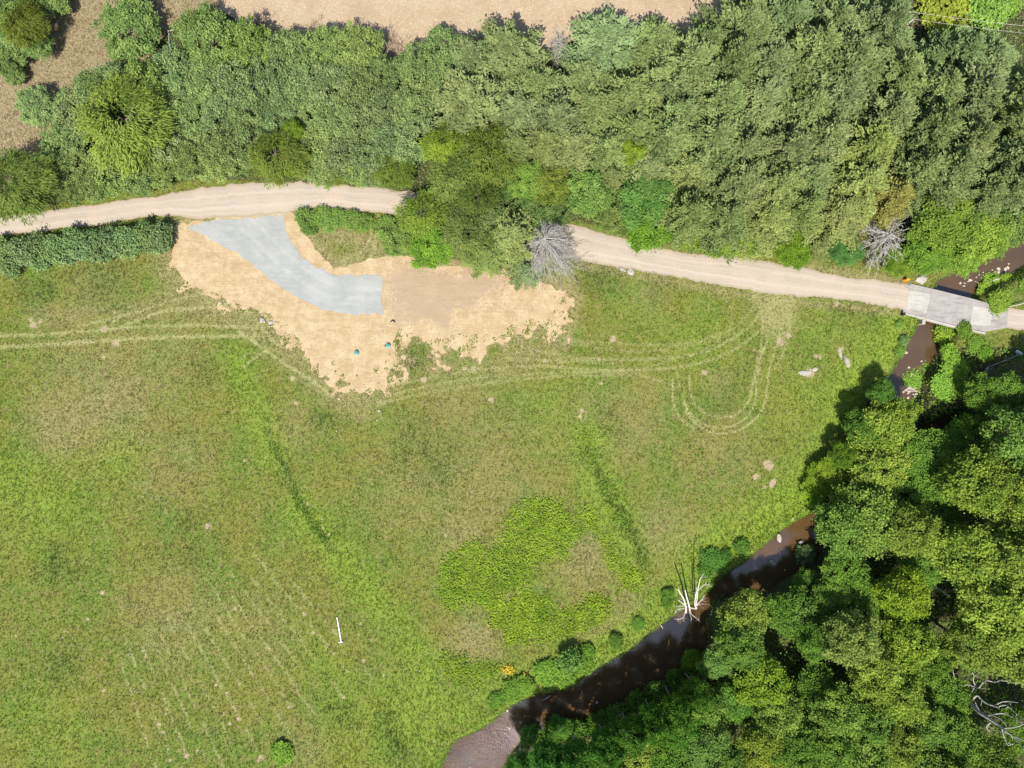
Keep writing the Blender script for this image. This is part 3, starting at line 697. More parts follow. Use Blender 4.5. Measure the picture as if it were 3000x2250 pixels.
row('scrub', 'leafy scrub tree', 'in the corner clump at the old field', 'scrub trees in the corner clump', 5, [(15,55,62,5),(105,10,58,4.5),(150,-25,60,4.5),(105,128,46,4),(30,135,58,4.5),(15,190,42,3.5),(40,222,30,2.5)], (1.,1.1,.95))
tree('willow', 75, 70, 72, 7, 'olive feathery tree rising from the corner clump of scrub', tint=(1, .95, .8))
tree('willow', 370, 355, 140, 9, 'big olive feathery tree spreading over the scrub', tint=(1.2, 1.25, 1.0))
tree('willow', 45, 535, 112, 8, 'dark olive feathery tree beside the left end of the road', tint=(.88, .92, .85))
tree('willow', 812, 455, 82, 7, 'yellow olive feathery tree leaning to the road above the gravel driveway', tint=(1.1, 1.05, .9))
tree('broad', 862, 385, 38, 5.5, 'small vivid green tree tucked behind the yellow olive feathery tree', tint=(.95, 1.05, .6))
tree('willow', 1155, 490, 70, 5, 'dark olive round tree at the road bend above the turnout tracks', tint=(.9, .95, .8))
tree('willow', 985, 508, 40, 3.5, 'low olive bush hanging on the road edge opposite the grassy island', tint=(1., 1., .8))
# --- roadside broadleaves in the middle
tree('willow', 1300, 425, 70, 7.5, 'bright yellow green tree among pines above the road bend', tint=(1.25, 1.35, .9))
tree('willow', 1430, 450, 100, 8, 'olive feathery tree right of the bright yellow green one', tint=(1.02, .98, .9))
tree('willow', 1330, 520, 85, 7, 'mid green feathery tree above the place where trees cover the road', tint=(.95, 1.05, 1.1))
tree('willow', 1400, 580, 75, 6.5, 'dark feathery tree shading the covered part of the road', tint=(.75, .85, .8))
tree('broad', 1545, 530, 62, 7, 'bright green broadleaf tree above the bare grey tree', tint=(1.05, 1.15, .95))
tree('broad', 1615, 545, 66, 7, 'yellowish olive tree between two bright green broadleaves', tint=(.98, .92, .7))
tree('broad', 1722, 565, 75, 8, 'fresh green broadleaf tree right above the bare grey tree', tint=(1.0, 1.18, 1.2))
tree('broad', 1800, 640, 62, 6, 'brownish green broadleaf tree hanging over the road', tint=(.9, .82, .9))
tree('broad', 1900, 590, 92, 8, 'dark green broadleaf tree with big leaves beside the road', tint=(.72, 1.0, .95))
tree('broad', 1912, 665, 72, 6, 'vivid green round tree overhanging the road', tint=(.88, 1.08, .55))
tree('broad', 1848, 450, 42, 9.5, 'small yellow green treetop poking out of the pines', tint=(1.2, 1.25, .7))
row('broad', 'low vivid green tree', 'in the fringe where pines meet the road', 'bright fringe below the pines', 4, [(2020,690,50),(2085,700,50),(2150,705,45),(2200,715,35)], (1.0,1.15,.7))
tree('broad', 2322, 735, 58, 4, 'vivid green bush under the pines left of the second dead tree', tint=(.8, 1.0, .45))
tree('willow', 1240, 630, 82, 6, 'bright yellow green tree at the edge of the grassy island', tint=(1.1, 1.25, .9))
tree('broad', 1265, 720, 72, 5, 'leafy green tree at the top edge of the brown dirt', tint=(.9, 1.08, .6))
tree('willow', 1370, 690, 85, 6, 'pale olive tree between the dirt and the covered road', tint=(1.0, 1.05, 1.25))
tree('scrub', 1440, 640, 70, 6, 'dark scrub tree growing over the covered road', tint=(.75, .82, .7))
tree('pine', 1510, 690, 88, 8, 'soft olive pine left of the bare grey tree', tint=(1.1, 1.08, 1.0))
tree('pine', 1420, 745, 60, 5, 'low olive pine at the corner of the brown dirt', tint=(1.1, 1.1, .9))
tree('pine', 1540, 790, 50, 4, 'low grey green pine at the foot of the bare grey tree', tint=(1.0, 1.1, 1.1))
tree('scrub', 1180, 700, 50, 3, 'green bush on the right end of the grassy island', tint=(1., 1.12, .7))
row('scrub', 'dark scrub tree', 'in the shaded gap over the road', 'scrub over the covered road', 4.5, [(1320,600,50),(1480,580,55),(1560,610,55),(1640,610,45),(1330,650,45)], (.7,.82,.65))
# sycamores above the bridge
G = 'bright broadleaf trees above the bridge'
tree('broad', 2770, 640, 100, 8, 'bright yellow green broadleaf tree above the bridge, largest of its clump', G, (1.0, 1.12, .8))
tree('broad', 2870, 690, 85, 6.5, 'bright yellow green broadleaf tree beside the upstream water', G, (1.1, 1.18, .85))
tree('broad', 2720, 730, 75, 4.5, 'leafy green bush behind the pale boulder by the bridge', G, (.9, 1.1, .7))
tree('broad', 2820, 750, 65, 3.5, 'low yellow green bush on the bank above the bridge', G, (1.1, 1.2, .8))
tree('broad', 2640, 760, 50, 2.5, 'low vivid bush right of the second dead tree', G, (.95, 1.1, .6))
tree('broad', 2480, 725, 48, 3, 'dark bluish green bush under the left limbs of the second dead tree', G, (.6, .9, 1.1))
tree('broad', 2960, 660, 70, 6, 'pale green broadleaf tree at the picture edge above the upstream water', G, (1.1, 1.15, 1.2))
tree('shrub', 2780, 35, 95, 2.2, 'yellow green weedy thicket beyond the wires', None, (1.15, 1.0, .4))
tree('shrub', 2905, 15, 75, 2.5, 'green shrub beyond the wires right of the yellow thicket', None, (1.0, 1.2, .7))
tree('shrub', 2960, 5, 45, 2.0, 'small green shrub at the far corner beyond the wires', None, (1.0, 1.3, .6))
# --- hedge on the left, island scrub
G = 'shrubs of the hedge along the road'
hx = [(-20 + i * 44, 764 - i * 6.0 + (6 if i % 2 else -8), 43) for i in range(12)]
row('shrub', 'grey green hedge shrub', 'in the roadside strip', G, 2.6, hx, (.95, 1.03, 1.1))
hx = [(0 + i * 52, 727 - i * 5.5 + (5 if i % 2 else -4), 36) for i in range(10)]
row('shrub', 'pointed hedge shrub', 'in the line nearest the road', G, 2.8, hx, (.88, .98, 1.02))
row('shrub', 'low green island shrub', 'in the strip of the grassy island', 'shrubs on the grassy island', 1.3, [(895,638,32),(940,632,34),(985,636,34),(1030,642,34),(1068,650,28),(905,665,26),(960,655,30),(1130,668,38),(1150,725,32)], (.8,.95,.6))
tree('lowshrub', 825, 2206, 38, .9, 'round green bush alone in the mown meadow', None, (1.15, 1.3, .8))
# --- bank shrubs
G = 'shrubs along the meadow bank of the creek'
row('lowshrub', 'leafy bank shrub', 'on the lower meadow bank', G, 1.6, [(1450,2070,34,1.4,(.7,.9,.65)),(1520,2035,36),(1565,2010,34),(1610,1985,36),(1655,1985,34),(1690,1960,30)], (.85,1.02,.7))
row('lowshrub', 'leafy bank shrub', 'on the bank left of the white snag', G, 1.7, [(1720,1932,30),(1800,1885,32),(1870,1835,34),(1950,1775,32),(1985,1745,28)], (.82,1.0,.7))
row('lowshrub', 'dark bank shrub', 'on the bank right of the white snag', G, 1.8, [(2070,1670,34),(2105,1655,34),(2145,1635,28),(2175,1610,24)], (.6,.9,.7))
tree('shrub', 1675, 1935, 36, 3.0, 'upright dark round shrub on the lower meadow bank', None, (.7, .95, .6))
row('lowshrub', 'bank shrub', 'at the bridge end of the creek', G, 1.4, [(2650,955,22),(2665,990,24,1.6,(.8,1,1.3)),(2640,1040,20)], (.9,1.1,.9))
row('lowshrub', 'bright bank shrub', 'on the far bank below the bridge', G, 1.6, [(2795,1000,34,1.6,(1.3,1.4,.7)),(2770,1040,30),(2750,1085,32),(2725,1130,40),(2765,1150,36),(2830,985,34),(2880,1000,34),(2800,1090,40),(2830,1140,40),(2870,1050,36)], (1.05,1.25,.8))
row('lowshrub', 'bright grassy shrub', 'on the bank behind the bridge', G, 1.0, [(2900,855,30),(2945,870,34),(2960,830,32),(2995,850,34),(2990,800,26),(2870,870,20)], (1.1,1.25,.75))
# --- hardwoods, lower right
BY = (1.12, 1.14, .85); DG = (.74, .96, .66); MG = (.85, 1.02, .8)  # DG: dark green with understory shade put into the tint
G = 'broadleaf trees of the creek wood'
tree('broad', 2612, 1275, 100, 9, 'yellow green broadleaf tree at the wood corner facing the meadow', G, (1.2, 1.2, .8))
tree('broad', 2605, 1385, 92, 9, 'yellow green broadleaf tree beside the meadow, below the corner tree', G, (1.2, 1.2, .8))
tree('broad', 2660, 1210, 55, 8, 'small light tree behind the wood corner by the stony shoal', G, (1.2, 1.2, .8))
tree('broad', 2530, 1250, 60, 6, 'tree tinted dark to show the shaded meadow side of the wood corner', G, (.55, .8, .55))  # stands in for the corner tree's shaded side, shade put into the tint
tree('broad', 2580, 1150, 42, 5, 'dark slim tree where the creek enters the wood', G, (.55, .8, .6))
tree('broad', 2470, 1330, 45, 5, 'small dark tree leaning out over the meadow', G, (.6, .75, .4))
tree('broad', 2430, 1385, 60, 3, 'low bright yellow green bush at the meadow edge of the wood', G, (1.1, 1.2, .5))
tree('broad', 2390, 1440, 45, 2.0, 'lowest bright bush between meadow and dark creek bend', G, (1.2, 1.3, .5))
row('broad', 'sunlit broadleaf tree', 'in the upper band of the wood', G, 12, [(2488,1552,88,12,MG),(2570,1520,110,12),(2660,1560,85,11),(2850,1410,105,13),(2950,1440,100,13),(2985,1280,95,12,(.95,1.15,1.1))], BY)
row('broad', 'sunlit broadleaf tree', 'in the middle band of the wood', G, 12, [(2185,1805,78,9),(2640,1740,85,11,(1.2,1.25,.6)),(2830,1640,110,13),(2950,1620,110,14),(2900,1780,115,14),(2990,1790,100,13),(2840,1880,90,12),(2960,1900,90,12)], BY)
row('broad', 'shaded understory tree', 'in the dark belt of the wood', G, 6, [(2370,1715,50,4),(2285,1785,55),(2440,1740,65),(2330,1800,80),(2480,1690,80),(2540,1760,70),(2420,1800,70),(2700,1330,80),(2780,1320,75),(2720,1420,80),(2700,1650,75),(2760,1560,75),(2880,1150,60),(2960,1170,70),(2850,1270,70)], DG)  # crowns tinted darker to imitate shade from taller neighbours
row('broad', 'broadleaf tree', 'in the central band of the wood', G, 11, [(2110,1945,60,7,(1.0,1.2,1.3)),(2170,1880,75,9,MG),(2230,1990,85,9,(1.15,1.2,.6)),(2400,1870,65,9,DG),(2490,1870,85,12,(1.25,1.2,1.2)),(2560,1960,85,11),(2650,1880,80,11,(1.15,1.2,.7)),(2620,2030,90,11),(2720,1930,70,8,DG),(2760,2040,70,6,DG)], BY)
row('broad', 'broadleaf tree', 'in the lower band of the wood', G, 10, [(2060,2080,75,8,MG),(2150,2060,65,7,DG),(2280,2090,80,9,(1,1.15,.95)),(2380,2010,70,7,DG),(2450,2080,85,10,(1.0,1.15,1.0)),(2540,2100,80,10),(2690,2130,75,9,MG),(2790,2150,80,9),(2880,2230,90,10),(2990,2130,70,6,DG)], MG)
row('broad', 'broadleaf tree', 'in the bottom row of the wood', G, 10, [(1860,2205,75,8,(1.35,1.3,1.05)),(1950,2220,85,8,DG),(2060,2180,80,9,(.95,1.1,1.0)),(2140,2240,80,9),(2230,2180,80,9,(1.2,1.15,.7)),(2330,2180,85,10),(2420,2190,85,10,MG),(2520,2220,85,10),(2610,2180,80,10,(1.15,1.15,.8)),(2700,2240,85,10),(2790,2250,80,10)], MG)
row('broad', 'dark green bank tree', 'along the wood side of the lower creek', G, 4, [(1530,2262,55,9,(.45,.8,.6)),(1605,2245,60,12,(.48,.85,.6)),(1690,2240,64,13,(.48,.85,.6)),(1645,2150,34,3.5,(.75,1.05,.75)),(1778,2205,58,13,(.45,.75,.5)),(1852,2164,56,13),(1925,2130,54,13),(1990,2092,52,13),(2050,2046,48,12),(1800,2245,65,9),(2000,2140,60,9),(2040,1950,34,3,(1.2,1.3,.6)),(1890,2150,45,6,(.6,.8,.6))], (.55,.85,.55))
tree('broad', 1885, 2130, 26, 7, 'small cream flowering treetop beside the lower creek', G, (1.7, 1.55, 1.5))
tree('scrub', 2385, 1640, 36, 2.5, 'greyish green bush drooping into the dark creek bend', None, (.6, .75, .8))
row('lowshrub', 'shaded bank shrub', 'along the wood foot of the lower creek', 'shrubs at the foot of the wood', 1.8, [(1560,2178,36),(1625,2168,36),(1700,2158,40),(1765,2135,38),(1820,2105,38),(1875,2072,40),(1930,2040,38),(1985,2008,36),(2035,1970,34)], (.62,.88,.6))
# trees beyond the frame whose shade and branches reach in
row('broad', 'broadleaf tree', 'of those beyond the lower road end', 'trees beyond the road end', 12, [(3072,1135,75,9),(3105,1200,80),(3100,1200,100),(3110,1500,110),(3120,1900,110)], MG)

# ------------------------------------------------------------------ dead trees and branches
def twig_lines(rng, p0, d, L, r, depth, out, droop=0.0):
    n = 6; t = np.linspace(0, 1, n)
    d = d / np.linalg.norm(d)
    side = rng.normal(size=3) * .18
    pts = p0 + d * L * t[:, None] + side * L * (t ** 2)[:, None] + np.array([0, 0, -droop * L]) * (t ** 2)[:, None] + rng.normal(size=(n, 3)) * .02 * L * t[:, None]
    out.append((pts, r * (1 - .75 * t) + .004))
    if depth > 0:
        for k in range(int(rng.integers(4, 7))):
            q = rng.uniform(.25, .95); i = int(q * (n - 1)); p = pts[i] + (pts[min(i + 1, n - 1)] - pts[i]) * (q * (n - 1) - i)
            dd = d + rng.normal(size=3) * .6
            twig_lines(rng, p, dd, L * rng.uniform(.25, .55), r * .5, depth - 1, out, droop)

def dead_tree(name, px, py, H, dirs, nb, label, mat, r0=.13, seed=1, tr=.04, depth=2, zlo=.25, lean=(0, 0)):
    r = np.random.default_rng(seed)
    x, y = P(px, py, 0); z0 = float(gz(x, y))
    root = empty(name, (x, y, z0)); tag(root, label, 'dead tree')
    t = np.linspace(0, 1, 8)
    tp = np.column_stack([lean[0] * t + np.cumsum(r.normal(size=8)) * .05, lean[1] * t + np.cumsum(r.normal(size=8)) * .05, H * t - .1])
    obj('trunk', tubes_mesh('dead_trunk', [(tp, r0 * (1 - .85 * t) + .01)], mat), root)
    out = []
    for i in range(nb):
        a = r.uniform(0, 2 * math.pi); L = dirs(a) * r.uniform(.6, 1.1)
        q = r.uniform(zlo, 1); p0 = np.array([np.interp(q, t, tp[:, k]) for k in range(3)])
        twig_lines(r, p0, np.array([math.cos(a), math.sin(a), r.uniform(-.1, .5)]), L * (1.1 - .45 * q), tr, depth, out, .36)
    obj('branches', tubes_mesh('dead_branches', out, mat, 4), root)
    return root
def dirs1(a):                                                  # long to the meadow side
    return 3.0 + 3.4 * max(0, -math.sin(a)) ** 1.3 + 1.5 * max(0, math.cos(a))
dead_tree('dead_tree', 1603, 738, 7, dirs1, 150, 'bare grey tree fanning its twigs over the road edge', M_DEAD, .15, 3, .035, 2, .15, (-.5, .6))
def dirs2(a): return 4.0 + 1.6 * max(0, math.cos(a - .6)) + .9 * max(0, -math.sin(a))
dead_tree('dead_tree', 2560, 712, 5.5, dirs2, 46, 'bare grey limbed dead tree above the road near the bridge', M_DEAD, .2, 8, .06, 2, .3)
dead_tree('dead_tree', 1640, 165, 4.0, lambda a: 2.0 + .8 * max(0, math.sin(a)), 45, 'bare grey dead bush at the pale field between pines', M_DEAD, .08, 5, .022, 2, .1)

def brush_pile(px, py, rx, ry, n, label, seed):
    r = np.random.default_rng(seed); x, y = P(px, py); z0 = float(gz(x, y)); out = []
    for i in range(n):
        a = r.uniform(0, 6.283); q = r.uniform(0, 1) ** .5
        p = np.array([math.cos(a) * q * rx, math.sin(a) * q * ry, r.uniform(.05, .9) * (1.1 - q)])
        b = r.uniform(0, 6.283); L = r.uniform(.8, 2.2)
        twig_lines(r, p, np.array([math.cos(b), math.sin(b), r.normal() * .2]), L, .022, 1, out, .1)
    return tag(obj('brush_pile', tubes_mesh('brush_pile', out, M_BRUSH, 4), None, (x, y, z0)), label, 'brush pile')
brush_pile(1155, 165, 1.9, 3.2, 150, 'brown brush pile in the notch of the cleared field', 1)
brush_pile(1310, 145, 3.4, 1.8, 150, 'long brown brush heap beside the fine needled pines', 2)
brush_pile(920, 105, 1.8, 1.3, 60, 'small brown brush heap above the scrub row', 3)
brush_pile(1010, 120, 1.6, 1.6, 70, 'brown brush heap between two scrub trees at the cleared field', 6)
brush_pile(760, 85, 1.6, 1.1, 60, 'low brown brush heap at the left part of the clearing edge', 7)
brush_pile(1230, 190, 1.8, 1.2, 70, 'brown brush heap joining the notch pile and the long heap', 8)
brush_pile(1440, 130, 1.8, 1.2, 70, 'brown brush heap above the first fine needled pine', 9)
brush_pile(2690, 70, 2.4, 1.0, 60, 'brown brush heap under the wires', 4)

def limbs(name, lines, mat, label, cat, sc, org, rf, ns=6, parts=None):
    """lines given as (crop x, crop y, height, radius): real branches, each at its own height"""
    L = []
    for ln in lines:
        q = np.array([(*P(org[0] + a / sc, org[1] + b / sc, z), z) for a, b, z, r in ln]); rr = np.array([r for *_, r in ln]) * rf
        pr = spline(np.column_stack([q, rr]), 4)
        pr[:, :3] += rng.normal(size=(len(pr), 3)) * .015
        L.append((pr[:, :3], np.maximum(pr[:, 3], .012)))
    return L
def limb_tree(name, trunk, branches, mat, label, cat, sc, org, rf=1.0):
    T = limbs(name, trunk, mat, label, cat, sc, org, rf); B = limbs(name, branches, mat, label, cat, sc, org, rf)
    base = T[0][0][0]
    root = empty(name, tuple(base)); tag(root, label, cat)
    sh = lambda LL: [(p - base, r) for p, r in LL]
    obj('trunk', tubes_mesh(name + '_trunk', sh(T), mat, 7), root)
    twigs = []
    rr = np.random.default_rng(11)
    for p, r in B:
        for k in range(3):
            i = int(rr.integers(len(p) // 3, len(p)))
            twig_lines(rr, p[i] - base, rr.normal(size=3) + np.array([0, 0, .5]), rr.uniform(.3, .9), max(.012, r[i] * .5), 0, twigs)
    obj('branches', tubes_mesh(name + '_branches', sh(B) + twigs, mat, 6), root)
    return root
limb_tree('creek_snag', [[(885,1200,-2.1,.16),(880,1080,.8,.14),(840,960,2.4,.12),(750,800,4,.08)], [(960,1210,-2.1,.15),(930,1060,1.2,.13),(900,950,2.6,.10),(865,820,4,.08)]],
    [[(955,1110,.8,.1),(1050,1120,1.5,.1),(1030,1060,2,.09),(1035,940,3,.07),(1060,770,5,.03)], [(1035,1090,1.6,.09),(1060,1000,2.4,.08),(1075,830,4,.07),(1110,650,5.5,.05),(1180,555,6.5,.025)],
     [(1075,830,4,.05),(1190,735,5,.04),(1310,765,5.5,.02)], [(1040,1080,1.6,.08),(1110,1010,2.4,.06),(1185,910,3.4,.03)], [(865,1070,.8,.09),(800,1010,1.5,.06),(750,985,2,.03)],
     [(855,1080,.6,.07),(770,1080,1,.05),(690,1090,1.5,.02)], [(855,1115,.3,.07),(770,1130,.6,.05),(720,1160,.6,.04),(700,1210,.3,.02)], [(865,1180,-.5,.07),(840,1260,-.2,.06),(760,1290,.2,.04),(690,1290,.4,.02)],
     [(840,1250,-.2,.05),(850,1330,.2,.025)], [(945,1190,-.6,.08),(975,1300,0,.06)], [(950,1200,-.5,.07),(1030,1260,0,.05),(1110,1330,.4,.02)], [(1060,1060,1.8,.04),(1160,1045,2.4,.02)], [(1045,960,3,.05),(1055,860,4,.03)]],
    M_WHITEWOOD, 'bleached white snag with forked limbs standing in the brown creek', 'dead tree', 5.53, (1850, 1580))
limb_tree('dead_tree', [[(800,540,0,.34),(880,650,2,.32),(1000,800,5,.28),(1110,900,7,.24),(1220,970,8.5,.2),(1380,1080,10.5,.15),(1440,1140,11.5,.12),(1600,1260,13,.07),(1706,1410,14.5,.03)]],
    [[(850,640,1.8,.14),(820,600,3,.1),(760,490,3.5,.08),(720,300,3.8,.03)], [(760,490,3.5,.08),(860,520,4,.08),(930,500,4.5,.07),(1010,530,5,.07),(1080,560,5.5,.05),(1130,560,6,.03)], [(940,640,3,.14),(1000,560,4.5,.12),(1040,460,5,.06)],
     [(1030,520,5,.07),(1000,440,5.4,.05),(1010,380,5.6,.04),(985,325,6,.02)], [(1080,545,5,.1),(1140,470,6,.09),(1200,445,6.5,.08),(1300,470,7,.07),(1380,445,8,.06),(1530,470,9,.05),(1660,490,10,.02)],
     [(960,740,4,.12),(1050,655,4.4,.14),(1120,710,5,.13),(1210,770,6,.12),(1300,800,7,.1),(1360,820,8,.08)], [(1300,785,7,.07),(1400,740,8,.06),(1520,735,9,.05),(1620,755,10,.03)], [(1360,800,8,.08),(1460,790,9,.07),(1560,870,10,.06),(1700,990,12,.04)],
     [(1110,890,7,.08),(1050,800,6.5,.06),(1020,740,6.2,.03)], [(1210,930,8,.1),(1300,910,9,.08),(1460,910,10,.07),(1640,1010,12,.05),(1706,1030,13,.03)], [(1440,1110,11,.07),(1600,1090,12,.05),(1706,1050,13,.03)],
     [(1240,1030,8.5,.07),(1190,1090,8,.05),(1230,1170,7.5,.02)], [(1400,1120,11,.08),(1440,1250,11.5,.06),(1480,1340,12,.04),(1580,1320,12.5,.02)], [(830,680,2,.1),(740,740,3,.07),(740,810,3,.05),(620,800,3.5,.04),(520,740,4,.03),(480,680,4.5,.015)],
     [(750,730,3,.05),(720,600,4,.02)], [(1440,1160,11.5,.06),(1560,1220,12.5,.05),(1706,1280,13.5,.03)], [(1210,900,8,.05),(1380,980,9.5,.04),(1470,1080,10,.02)]],
    M_DEAD, 'large bare grey tree with crooked limbs in the lower wood corner', 'dead tree', 4.739, (2640, 1900), .95)
limb_tree('fallen_branch', [[(1040,165,.3,.05),(1090,200,.4,.07),(1095,255,.35,.06),(1100,300,.3,.05),(1135,355,.1,.03)]], [[(1090,200,.4,.05),(1150,185,.5,.03)], [(1060,185,.3,.04),(1030,150,.5,.02)]], M_DEAD, 'pale forked dead branch between the lone bushy tree and the scrub', 'branch', 2.212, (0, 0), .9)
limb_tree('fallen_branch', [[(140,175,.4,.07),(260,190,.4,.06),(400,205,.3,.03)]], [[(270,190,.4,.03),(330,215,.3,.02)]], M_WHITEWOOD, 'straight pale fallen branch beside the pines under the wires', 'branch', 5.53, (2600, 0), 1.2)
limb_tree('fallen_branch', [[(320,400,.6,.07),(380,340,.9,.06),(460,285,1.2,.03)]], [[(290,400,.5,.05),(275,360,1,.03)]], M_WHITEWOOD, 'crooked pale branch stuck up in the dark gap under the wires', 'branch', 5.53, (2600, 0), 1.2)
limb_tree('fallen_branch', [[(440,1340,-1.2,.04),(500,1430,-1.3,.05),(490,1490,-1.5,.03)]], [[(500,1430,-1.3,.03),(520,1450,-1.3,.02)]], M_WHITEWOOD, 'thin white branch poking from the bank into the blue water', 'branch', 5.53, (1850, 1580), 1.0)
limb_tree('fallen_branch', [[(520,420,-1.4,.05),(560,400,-1.4,.05),(590,380,-1.3,.04)]], [[(560,400,-1.4,.03),(575,385,-1.2,.02)]], M_DEAD, 'pale stick floating at the meadow bank of the lower creek', 'branch', 2.765, (1400, 1900), 1.0)
limb_tree('fallen_log', [[(1550,440,.3,.3),(1620,480,.35,.28),(1700,520,.4,.2)]], [[(1680,510,.4,.14),(1730,555,.4,.06)]], M_DEAD, 'thick grey fallen log under the wood canopy', 'log', 2.212, (2000, 1500), 1.0)
limb_tree('fallen_log', [[(1340,1470,.3,.13),(1450,1270,.35,.13),(1560,1080,.4,.11)]], [[(1390,1440,.25,.07),(1580,1110,.3,.05)]], M_DEAD, 'long grey pole lying beside the dark bare ground below the bridge', 'log', 6.14, (2640, 900), 1.1)
limb_tree('fallen_branch', [[(1560,1080,.3,.06),(1850,970,.4,.05),(2080,870,.4,.04),(2250,840,.3,.03)]], [[(1850,970,.4,.03),(1890,940,.5,.02)]], M_DEAD, 'thin curved pole continuing from the long grey pole', 'branch', 6.14, (2640, 900), 1.1)
limb_tree('fallen_branch', [[(1960,1530,.4,.05),(2100,1430,.5,.05),(2240,1370,.6,.03)]], [[(2180,1390,.5,.04),(2110,1310,.8,.02)]], M_DEAD, 'forked thin branch on the dark bare ground below the road', 'branch', 6.14, (2640, 900), 1.2)
limb_tree('fallen_branch', [[(1750,610,-.6,.07),(1850,590,-.5,.07)]], [[(1800,600,-.5,.04),(1830,580,-.4,.03)]], M_DEAD, 'grey driftwood on the far stream edge above the bridge', 'branch', 5.027, (2560, 700), 1.2)
limb_tree('fallen_branch', [[(1990,1000,.4,.06),(2100,975,.5,.06),(2230,945,.6,.05)]], [[(2100,975,.5,.03),(2140,960,.8,.02)]], M_DEAD, 'long grey pole in the grass at the far bridge end', 'branch', 5.027, (2560, 700), 1.2)

# bare ground under the trees below the road, tree shade put into its colour
m = N('shade_tinted_earth'); n1 = m.noise(1.5, 5, .7)
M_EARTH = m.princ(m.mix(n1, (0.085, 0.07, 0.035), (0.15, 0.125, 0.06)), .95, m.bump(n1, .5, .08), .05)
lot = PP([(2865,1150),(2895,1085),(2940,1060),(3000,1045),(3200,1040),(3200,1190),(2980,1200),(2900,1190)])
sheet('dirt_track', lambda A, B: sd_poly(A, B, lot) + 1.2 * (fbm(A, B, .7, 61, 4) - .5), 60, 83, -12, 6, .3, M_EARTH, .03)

# ------------------------------------------------------------------ rocks
def rock_mesh(name, mat, seed, sub=3, flat=.5):
    import bmesh
    bm = bmesh.new(); bmesh.ops.create_icosphere(bm, subdivisions=sub, radius=1)
    r = np.random.default_rng(seed); k = rdir(14, r); h = r.uniform(.62, .95, 14)
    for v in bm.verts:
        d = np.array(v.co); s = 1.0
        for a, b in zip(k, h):
            q = d @ a
            if q > b: s = min(s, b / q)
        s *= 1 + .05 * math.sin(d[0] * 9 + seed) * math.cos(d[1] * 8 - seed) + r.normal() * .012
        v.co = Vector(d * s); v.co.z *= flat
    me = bpy.data.meshes.new(name); bm.to_mesh(me); bm.free(); me.materials.append(mat)
    return me
def rockmat(name, a, b, c):
    m = N(name); n1 = m.noise(2.2, 5, .7); n2 = m.noise(9, 4, .7)
    return m.princ(m.mix(m.ramp(n2, .55, .75), m.mix(m.ramp(n1, .35, .65), a, b), c), .9, m.bump(n2, .8, .06), .15)
M_ROCK = rockmat('pale_rock', (0.265, 0.238, 0.205), (0.385, 0.352, 0.31), (0.17, 0.15, 0.13))
M_STONE = rockmat('creek_stone', (0.31, 0.255, 0.21), (0.45, 0.39, 0.32), (0.19, 0.15, 0.12))
ROCKS = [rock_mesh('rock', M_ROCK, s, 4, .5) for s in range(4)]; STONES = [rock_mesh('stone', M_STONE, 20 + s, 2, .6) for s in range(5)]
def rock(name, px, py, lx, ly, hz, rz, label, group=None, z=None, pool=None, cat='rock'):
    zz = z if z is not None else 0
    x, y = P(px, py, zz); z0 = float(gz(x, y)) if z is None else z
    o = obj(name, random.choice(pool or ROCKS), None, (x, y, z0)); o.scale = (lx / 40, ly / 40, hz); o.rotation_euler = (0, 0, rz)
    return tag(o, label, cat, group)
rock('boulder', 2702, 818, 44, 30, .9, .5, 'pale pinkish boulder at the bridge corner by the road')
rock('rock_outcrop', 2462, 1035, 44, 11, .35, -1.25, 'narrow pale rock slab lying in the meadow')
rock('rock_outcrop', 2482, 1060, 46, 17, .4, -1.15, 'broad pale rock slab below the narrow slab in the meadow')
rock('rock_outcrop', 2360, 1092, 48, 18, .4, .15, 'low grey rock outcrop in bare earth on the meadow')
rock('rock_outcrop', 2388, 1082, 18, 12, .35, .4, 'small pale rock at the right end of the grey outcrop')
rock('boulder', 768, 938, 20, 24, .6, .3, 'pinkish boulder at the edge of the straw, left of a pair')
rock('boulder', 795, 944, 18, 18, .5, 1.3, 'pinkish boulder at the edge of the straw, right of a pair')
rock('rock_slab', 1822, 789, 34, 14, .25, -.3, 'pale flat slab beside the road end above the meadow')
rock('rock_slab', 1848, 797, 26, 18, .25, -.3, 'wider pale slab touching the road edge in the grass')
rock('stone', 1111, 1204, 13, 8, .3, -.3, 'single white stone in the meadow below the bare soil', pool=STONES)
rock('stone', 1104, 1231, 6, 5, .2, .3, 'tiny white stone below the single white stone', pool=STONES)
rock('stone', 2655, 1033, 12, 11, .3, .3, 'square pale stone at the waterline below the bridge', z=-1.6, pool=STONES)
rock('stone', 2700, 1058, 8, 6, .2, .3, 'small pale stone in midstream below the bridge', z=-1.6, pool=STONES)
rock('stone', 2663, 1076, 7, 10, .2, .6, 'upright pale stone in the stream above the shoal', z=-1.6, pool=STONES)
rock('stone', 1749, 2058, 9, 7, .25, .6, 'lone white stone in the lower creek shade', z=-1.55, pool=STONES)
rock('boulder', 2264, 1647, 28, 14, .5, -.3, 'flat grey rock at the wood side of the dark pool', z=-1.5)
rock('boulder', 2347, 1588, 18, 12, .45, .6, 'tan rock in the dark creek bend', z=-1.5)
rock('boulder', 2283, 1577, 16, 26, .3, .2, 'tan earthy rock on the meadow bank of the dark bend', z=-.9)
